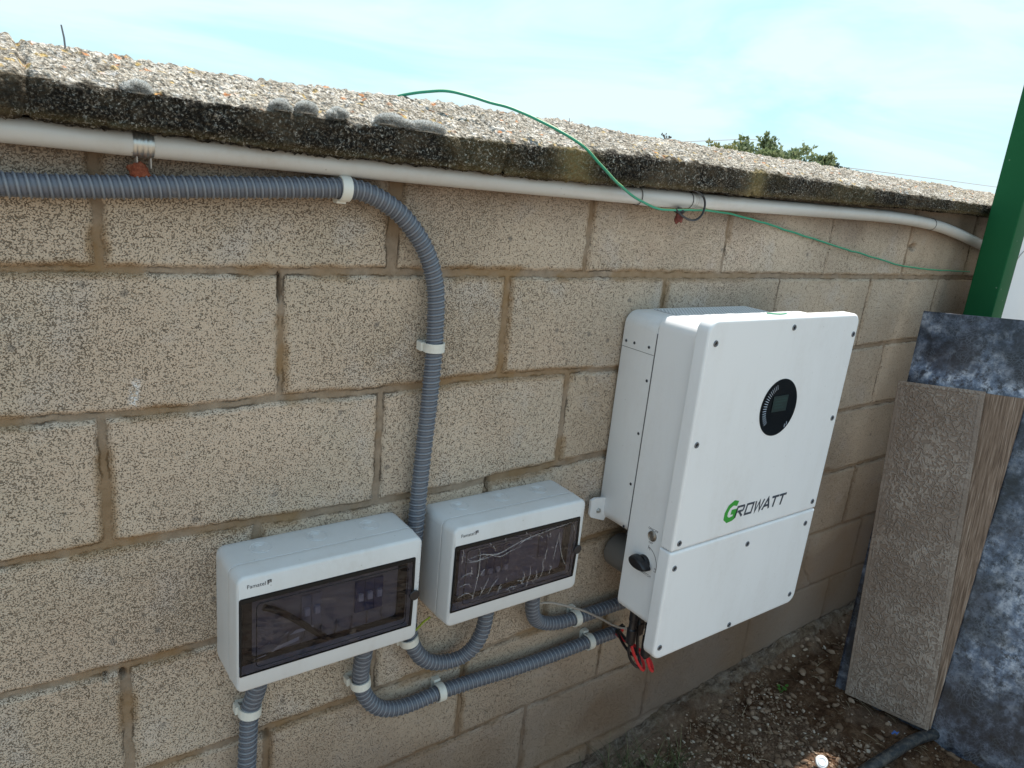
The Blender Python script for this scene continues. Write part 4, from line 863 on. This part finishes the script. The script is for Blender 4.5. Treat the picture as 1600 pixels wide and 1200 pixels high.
# plug connectors below the body (each with its own collar)
for (cx0, cy0, l_) in ((1.020, -.146, .078), (1.030, -.186, .090), (1.056, -.135, .070)):
    b = B(); b.tube([(cx0, cy0, -.745), (cx0, cy0, -.752), (cx0, cy0, -.770), (cx0, cy0, -.772), (cx0, cy0, -.790), (cx0 + .001, cy0, -.793), (cx0 + .001, cy0, -.750 - l_), (cx0 + .002, cy0, -.757 - l_)], [.0105, .0105, .0105, .0088, .0088, .0118, .0110, .006], 14); b.build('plug_connector', M_BLACK, inv)
# green mark on the top edge of the cover (end of a wire laid there)
wire('wire_offcut', [(1.205, -.212, -.0500), (1.235, -.222, -.0503), (1.262, -.220, -.0500)], .0016, M_GYW, 'short green wire offcut lying on top of the inverter', 'wire')

# cables between inverter and open conduit
cables = [
 ('red', [(1.022, -.150, -.815), (1.027, -.150, -.845), (1.045, -.158, -.885), (1.060, -.165, -.905), (1.072, -.150, -.895), (1.066, -.120, -.872), (1.072, -.070, -.880), (1.100, -.030, -.897), (1.13, -.026, -.898)], 'red cable, the deeper of two red loops under the inverter'),
 ('red', [(1.031, -.192, -.825), (1.036, -.190, -.850), (1.056, -.188, -.885), (1.072, -.182, -.898), (1.080, -.160, -.885), (1.068, -.110, -.868), (1.078, -.060, -.882), (1.104, -.034, -.905), (1.13, -.024, -.905)], 'red cable, the shallower red loop close to the cover edge'),
 ('black', [(1.050, -.140, -.810), (1.052, -.140, -.835), (1.055, -.142, -.868), (1.056, -.130, -.885), (1.058, -.100, -.880), (1.075, -.060, -.878), (1.100, -.028, -.893), (1.13, -.028, -.893)], 'black cable looping tightly from the inverter plugs to the open conduit'),
 ('black', [(1.024, -.148, -.812), (1.020, -.146, -.850), (1.035, -.150, -.885), (1.052, -.160, -.897), (1.060, -.140, -.875), (1.058, -.10, -.862), (1.080, -.060, -.872), (1.106, -.030, -.890), (1.13, -.020, -.892)], 'black cable hanging outermost beside the red loops')]
for cn, P_, lb in cables:
    pts_ = smooth_path(P_, .004)[0]; b = B(); b.tube(pts_, .0036, 8); tag(b.build('red_cable' if cn == 'red' else 'black_cable', M_RED if cn == 'red' else M_BLACK), lb, 'cable', 'cables below the inverter')
b = B(); b.tube(smooth_path([(.800, -.055, -.655), (.812, -.052, -.716), (.828, -.050, -.724), (.856, -.050, -.733), (.907, -.050, -.757), (.96, -.05, -.785), (1.018, -.05, -.823), (1.065, -.05, -.856), (1.10, -.055, -.872), (1.14, -.08, -.872), (1.17, -.12, -.83), (1.18, -.14, -.75)], .006)[0], .0027, 8); tag(b.build('grey_cable', M_GREYC), 'thin grey cable sagging from the right box to the inverter', 'cable')
b = B(); b.tube(smooth_path([(.50, -.05, -.692), (.512, -.045, -.6925), (.53, -.035, -.690), (.548, -.03, -.687)], .005)[0], .0021, 8); tag(b.build('short_wire', M_YW), 'short yellow-green wire crossing the gap between the boxes', 'wire')

# ------------------------------------------------------------------ leaning boards (frame: u along the foot, v up the face, w towards the camera)
SB0 = Vector((1.945, -.238, -1.26)); SU_ = Vector((.159, -.984, .085)).normalized(); SV_ = Vector((.226, .12, .967)).normalized(); SN_ = Vector((-.961, -.135, .241)).normalized()
def slabp(u, v, w_): return SB0 + SU_ * u + SV_ * v + SN_ * w_
def slab(name, quad, w0, th, m, label, cat, nu=10, nv=30, bev=.0015, edgea=.0):
    """quad: (u,v) of bottom-left, bottom-right, top-right, top-left; front face at w0, thickness th behind"""
    q = [np.array(a) for a in quad]; us = np.r_[0, bev / .23, np.linspace(.03, .97, nu), 1 - bev / .23, 1]; vs = np.r_[0, bev, np.linspace(.012, .988, nv), 1 - bev, 1]
    V = []; A = {'uu': [], 'vv': [], 'edge': []}
    for a in us:
        for c_ in vs:
            p = (1 - a) * (1 - c_) * q[0] + a * (1 - c_) * q[1] + a * c_ * q[2] + (1 - a) * c_ * q[3]
            onedge = a in (0, 1) or c_ in (0, 1); V.append(slabp(p[0], p[1], w0 - (bev if onedge else 0)))
            A['uu'].append(p[0]); A['vv'].append(p[1]); A['edge'].append(1.0 if min(a, 1 - a) * .235 < .014 or min(c_, 1 - c_) < .012 else 0.0)
    n_ = len(us); m_ = len(vs); F = [tuple(f) for f in gridf(n_, m_)]
    # rim and back
    ringi = [i * m_ for i in range(n_)] + [(n_ - 1) * m_ + j for j in range(1, m_)] + [i * m_ + m_ - 1 for i in range(n_ - 2, -1, -1)] + [j for j in range(m_ - 2, 0, -1)]
    o = len(V)
    for i in ringi:
        v = V[i] + SN_ * (bev - th); V.append(v); A['uu'].append(A['uu'][i]); A['vv'].append(A['vv'][i]); A['edge'].append(1.0)
    k = len(ringi)
    for i in range(k): F.append((ringi[i], ringi[(i + 1) % k], o + (i + 1) % k, o + i))
    F.append(tuple(o + i for i in range(k)))
    me = pym(name, V, F); bm = bmesh.new(); bm.from_mesh(me); bmesh.ops.recalc_face_normals(bm, faces=bm.faces); bm.to_mesh(me); bm.free()
    for a, vals in A.items(): at = me.attributes.new(a, 'FLOAT', 'POINT'); at.data.foreach_set('value', vals)
    o_ = link(name, me, m, None, smooth=False); return tag(o_, label, cat)
slab('marble_slab', [(-.040, -.05), (.95, -.05), (.98, 1.215), (-.034, 1.211)], -.030, .012, M_MARB, 'tall dark blue marble-look board, rearmost of the leaning boards', 'board')
slab('wood_plank', [(.03, -.004), (.237, -.004), (.280, .990), (.075, .985)], -.014, .009, M_WOOD, 'brown wood-grain plank wedged between the tile and the marble-look board', 'plank')
t_ = slab('stone_tile', [(0, 0), (.235, 0), (.182, .991), (-.052, .983)], 0, .010, M_TILE, 'long taupe relief tile leaning in front of the other boards', 'tile')
# thin raised bead inside the tile's edge
b = B(); qd = [(.011, .011), (.222, .011), (.170, .980), (-.040, .973)]
for i in range(4):
    a, c_ = qd[i], qd[(i + 1) % 4]; b.tube([slabp(a[0], a[1], .0003), slabp(c_[0], c_[1], .0003)], .0010, 6)
b.build('tile_bead', M_TILE, t_)

# ------------------------------------------------------------------ green post and white cladding
post = empty('green_post', (2.49, -.12, -1.3), 'dark green painted steel post at the end of the wall', 'post')
def bevbox(x0, x1, y0, y1, z0, z1, r=.004):
    L = []
    for z in (z0, z1):
        L.append([(x, y, z) for x, _, y in rr(x0, x1, y0, y1, r, 0, 4)])
    b = B(); b.loft(L); return b
bevbox(2.452, 2.532, -.168, -.083, -1.35, 2.4).build('shaft', M_GREEN, post)
bevbox(2.5325, 2.552, -.150, -.138, -1.35, 2.4, .002).build('flange', M_GREEN, post)
wp_ = empty('white_cladding', (3.2, -.1, -1.3), 'white sheet cladding beyond the green post', 'wall panel')
b = bevbox(2.56, 4.6, -.135, -.105, -1.3, .98, .003); b.build('sheet', M_WPANEL, wp_)
b = B(); b.tube(smooth_path([(2.575, -.137, .0), (2.60, -.137, .06), (2.64, -.137, .10), (2.70, -.137, .12)], .01)[0], .0012, 6); b.build('sheet_scratch', M_GREYC, wp_)

# ------------------------------------------------------------------ ground clutter
b = B(); b.tube(smooth_path([(1.45, -.47, -1.33), (1.60, -.435, -1.292), (1.70, -.440, -1.272), (1.82, -.452, -1.258), (1.93, -.462, -1.252), (2.05, -.485, -1.262), (2.2, -.52, -1.30)], .01)[0], .0155, 16); tag(b.build('garden_hose', M_HOSE), 'dusty black pipe lying on the soil by the foot of the tile', 'hose')
cp = empty('plastic_disc', (1.625, -.352, -1.27), 'round white plastic disc on the soil at the bottom edge', 'disc')
capn = Vector((-.55, -.45, .72)).normalized(); cc = Vector((1.628, -.360, -1.271)); b = B(); b.tube([cc - capn * .012, cc - capn * .001, cc + capn * .001, cc + capn * .0014], [.0165, .0165, .0150, .009], 28); b.build('shell', M_CAP, cp)
b = B(); b.ring(cc + capn * .0015, capn, .0100, .0009, 26, 6); b.build('rim', M_CAP, cp)
bl_ = B(); bl_.tube([(1.862, -.424, -1.232), (1.868, -.427, -1.224), (1.872, -.432, -1.229), (1.880, -.434, -1.225)], [.002, .0042, .0035, .001], 6); tag(bl_.build('plastic_scrap', M_BLUE), 'scrap of bright blue plastic caught on the black pipe', 'scrap')
# pebbles
bm = bmesh.new(); bmesh.ops.create_icosphere(bm, subdivisions=2, radius=1); tv = np.array([v.co[:] for v in bm.verts]); tf = np.array([[v.index for v in f.verts] for f in bm.faces]); bm.free()
def scatter_pebbles(cnt, xr, yr, sz, seed, tonef):
    r = np.random.default_rng(seed); x = r.uniform(*xr, cnt); y = r.uniform(*yr, cnt); z = ground_z(x, y); s = sz[0] * (sz[1] / sz[0]) ** (r.random(cnt) ** 1.7)
    el = np.stack([1 + r.random(cnt) * .6, .75 + r.random(cnt) * .4, .45 + r.random(cnt) * .35], 1); a = r.random(cnt) * 2 * pi; ph = r.random((cnt, 6)) * 6
    T = tv[None] * (1 + .16 * np.sin(tv[None, :, :1] * 3 + ph[:, None, :1]) + .13 * np.sin(tv[None, :, 1:2] * 4 + ph[:, None, 1:2]) + .1 * np.sin(tv[None, :, 2:] * 5 + ph[:, None, 2:3]))
    T = T * el[:, None, :] * s[:, None, None]; ca, sa = np.cos(a)[:, None], np.sin(a)[:, None]; tx = T[..., 0] * ca - T[..., 1] * sa; ty = T[..., 0] * sa + T[..., 1] * ca; tl = (r.random((cnt, 1)) - .5) * .8; tz = T[..., 2] + tx * tl
    V = np.stack([tx + x[:, None], ty + y[:, None], tz + z[:, None] + s[:, None] * .15], -1)
    return V.reshape(-1, 3), (tf[None] + (np.arange(cnt) * len(tv))[:, None, None]).reshape(-1, 3), np.repeat(tonef(r, cnt, x, y), len(tv))
V1, F1, t1 = scatter_pebbles(6500, (.9, 1.8), (-.62, -.045), (.0018, .0062), 3, lambda r, c, x, y: np.clip(.35 + .35 * r.normal(size=c) + .2 * (x < 1.4) + .45 * np.exp(-((x - 1.22) ** 2 + (y + .13) ** 2) / .006), 0, 1))
V2, F2, t2 = scatter_pebbles(1100, (1.5, 2.3), (-.75, -.02), (.0020, .0105), 4, lambda r, c, x, y: np.clip(.38 + .28 * r.normal(size=c), 0, 1))
V3, F3, t3 = scatter_pebbles(26, (1.2, 2.1), (-.55, -.05), (.009, .016), 5, lambda r, c, x, y: np.clip(.42 + .2 * r.normal(size=c), 0, 1))
V4, F4, t4 = scatter_pebbles(1400, (.1, 1.9), (-2.4, -.8), (.006, .03), 6, lambda r, c, x, y: np.clip(.65 + .3 * r.normal(size=c), 0, 1))
F = np.r_[F1, F2 + len(V1), F3 + len(V1) + len(V2), F4 + len(V1) + len(V2) + len(V3)]; me = fast('gravel', np.r_[V1, V2, V3, V4], F, {'tone': np.r_[t1, t2, t3, t4]})
tag(link('gravel', me, M_PEB), 'small grey and brown stones strewn over the soil', 'gravel', kind='stuff')
# straw
def blades(cnt, xr, yr, L, seed, up, name, m, width=.0007, bend=.3, centre=None):
    r = np.random.default_rng(seed); V = []; F = []; T = []
    for k in range(cnt):
        if centre is not None: c_ = centre[k % len(centre)]; x = c_[0] + r.normal() * c_[2]; y = min(-.035, c_[1] + r.normal() * c_[2] * .6)
        else: x = r.uniform(*xr); y = r.uniform(*yr)
        z = float(ground_z(x, y)) + .002; a = r.random() * 2 * pi; el = up[0] + (up[1] - up[0]) * r.random(); l = L[0] + (L[1] - L[0]) * r.random() ** 1.5
        d_ = Vector((math.cos(a) * math.cos(el), math.sin(a) * math.cos(el), math.sin(el))); sd = d_.cross(Vector((0, 0, 1))).normalized() if abs(d_.z) < .99 else Vector((1, 0, 0)); upv = sd.cross(d_).normalized(); o = len(V); N_ = 5; tn = r.random()
        for i in range(N_ + 1):
            f = i / N_; p = Vector((x, y, z)) + d_ * l * f + Vector((math.cos(a + .6), math.sin(a + .6), -1)) * (bend * l * f * f * .5) + upv * .004 * math.sin(f * pi); w_ = width * (1 - .8 * f)
            for q in range(3): an = 2 * pi * q / 3; V.append(p + sd * w_ * math.cos(an) + upv * w_ * math.sin(an)); T.append(tn)
        for i in range(N_):
            for q in range(3): F.append((o + i * 3 + q, o + i * 3 + (q + 1) % 3, o + (i + 1) * 3 + (q + 1) % 3, o + (i + 1) * 3 + q))
    return link(name, fast(name, np.array([tuple(v) for v in V]), np.array(F), {'tone': np.array(T)}), m)
tag(blades(420, (1.1, 2.25), (-.62, -.04), (.012, .07), 5, (-.03, .25), 'dry_straw', M_STRAW, .0008, .08), 'dry straw and thin twigs littering the soil', 'straw', kind='stuff')
tag(blades(150, (1, 1.5), (-.2, -.04), (.03, .17), 8, (.75, 1.5), 'grass', M_GRASS, .0013, .35, [(1.17, -.075, .03), (1.24, -.10, .03), (1.12, -.06, .03), (1.30, -.13, .025)]), 'sparse dark grass growing at the wall foot', 'grass', kind='stuff')
wd_ = empty('green_seedling', (1.80, -.20, -1.262), 'tiny bright green seedling on the dark soil near the tile', 'plant')
zz0 = float(ground_z(1.79, -.12)); b = B()
for k, (dx_, dy_) in enumerate(((.010, .0), (-.010, .003), (.003, -.009), (-.004, .010), (.018, -.004))):
    c_ = Vector((1.79 + dx_, -.12 + dy_, zz0 + .016 + .002 * k)); b.tube([(1.79, -.12, zz0), c_], .0006, 4); l_ = []
    for q in range(10): a = 2 * pi * q / 10; l_.append((c_.x + .0062 * math.cos(a), c_.y + .0048 * math.sin(a), c_.z + .0016 * math.cos(2 * a)))
    b.loft([l_, [(x, y, z + .0006) for x, y, z in l_]])
wd_.location = (1.79, -.12, zz0); lf = b.build('leaf', simple('seedling_green', (.05, .16, .02), .5), wd_)

# ------------------------------------------------------------------ trees beyond the wall
def tree(c, H, clumps, leaf, label, m, seed, dens=1.0, group='trees beyond the wall', zg=-1.3):
    r = np.random.default_rng(seed); e = empty('tree', (c[0], c[1], zg), label, 'tree', group); b = B()
    zt = min(p[2] for p in clumps) - .3; b.tube([(c[0], c[1], zg), (c[0] + .03, c[1], zg + (zt - zg) * .5), (c[0], c[1], zt)], [.10, .07, .055], 10)
    for (x, y, z, rad) in clumps:
        m_ = Vector((c[0] + (x - c[0]) * .5, c[1] + (y - c[1]) * .5, zt + (z - zt) * .4)); b.tube([(c[0], c[1], zt - .1), m_, (x, y, z + rad * .5)], [.045, .028, .008], 7)
    b.build('trunk', M_BARK, e); V = []; T = []
    for (x, y, z, rad) in clumps:
        subs = [(x + r.normal() * rad * .45, y + r.normal() * rad * .45, z + r.normal() * rad * .4, rad * r.uniform(.22, .42)) for _ in range(int(9 * dens))] + [(x, y, z, rad * .5)]
        for (sx, sy, sz, sr) in subs:
            k = int(120 * (sr / .12) ** 1.6 * (.05 / leaf) ** 1.2); k = max(16, min(k, 500)); P = np.array([sx, sy, sz]) + r.normal(size=(k, 3)) * sr * .5 * np.array([1, 1, .8]); D = r.normal(size=(k, 3)) + np.array([0, 0, .5]); D /= np.linalg.norm(D, axis=1)[:, None]; S = np.cross(D, r.normal(size=(k, 3))); S /= np.linalg.norm(S, axis=1)[:, None]; l = leaf * (.6 + .7 * r.random(k))[:, None]
            V.append(np.stack([P, P + D * l * .5 + S * l * .28, P + D * l, P + D * l * .5 - S * l * .28], 1).reshape(-1, 3)); T.append(np.repeat(np.clip(.5 + .22 * r.normal(size=k) + .15 * r.normal(), 0, 1), 4))
    V = np.concatenate(V); link('crown', fast('crown', V, np.arange(len(V)).reshape(-1, 4), {'tone': np.concatenate(T)}), m, e, smooth=False); return e
tree((9.95, 6.0), 2.5, [(9.02, 6, .92, .15), (9.0, 6, .72, .25), (9.35, 6, .80, .26), (9.6, 6, 1.03, .15), (9.66, 6, .82, .26), (10.0, 6, .82, .30), (10.32, 6, .90, .18), (10.45, 6, .70, .26), (10.72, 6, .74, .2), (11.0, 6, .86, .2), (11.15, 6, .96, .12), (10.95, 6, .62, .24), (9.9, 6.3, .5, .4), (10.4, 5.8, .45, .35)], .075, 'largest leafy green tree, in the middle behind the wall', M_LEAF, 1, 1.5)
tree((8.45, 6.0), 1.9, [(8.42, 6, .84, .12), (8.62, 6, .82, .12), (8.85, 6, .76, .11), (8.5, 6.1, .6, .25)], .05, 'low yellowish bush left of the largest tree behind the wall', M_LEAF2, 2)
tree((11.75, 6.0), 1.9, [(11.42, 6, .85, .10), (11.55, 6, .78, .14), (11.95, 6, .80, .12), (12.15, 6, .76, .10), (11.75, 6, .62, .2)], .06, 'small sparse greyish tree right of the largest tree behind the wall', M_LEAF3, 3, .8)
GP = 'power lines beyond the wall'
b = B(); b.tube([(8, 14, 1.1), (16.4, 14, 1.66), (19.3, 14, 2.05), (19.9, 14, 2.10)], .009, 5); tag(b.build('power_line', M_GREYC), 'faint overhead line left of the tree', 'power line', GP)
b = B(); b.tube([(20.5, 14, 1.62), (25.5, 14, 1.74), (31, 14, 1.86), (37.4, 14, 1.98), (60, 14, 2.3)], .011, 5); tag(b.build('power_line', M_GREYC), 'faint overhead line between the tree and the green post', 'power line', GP)
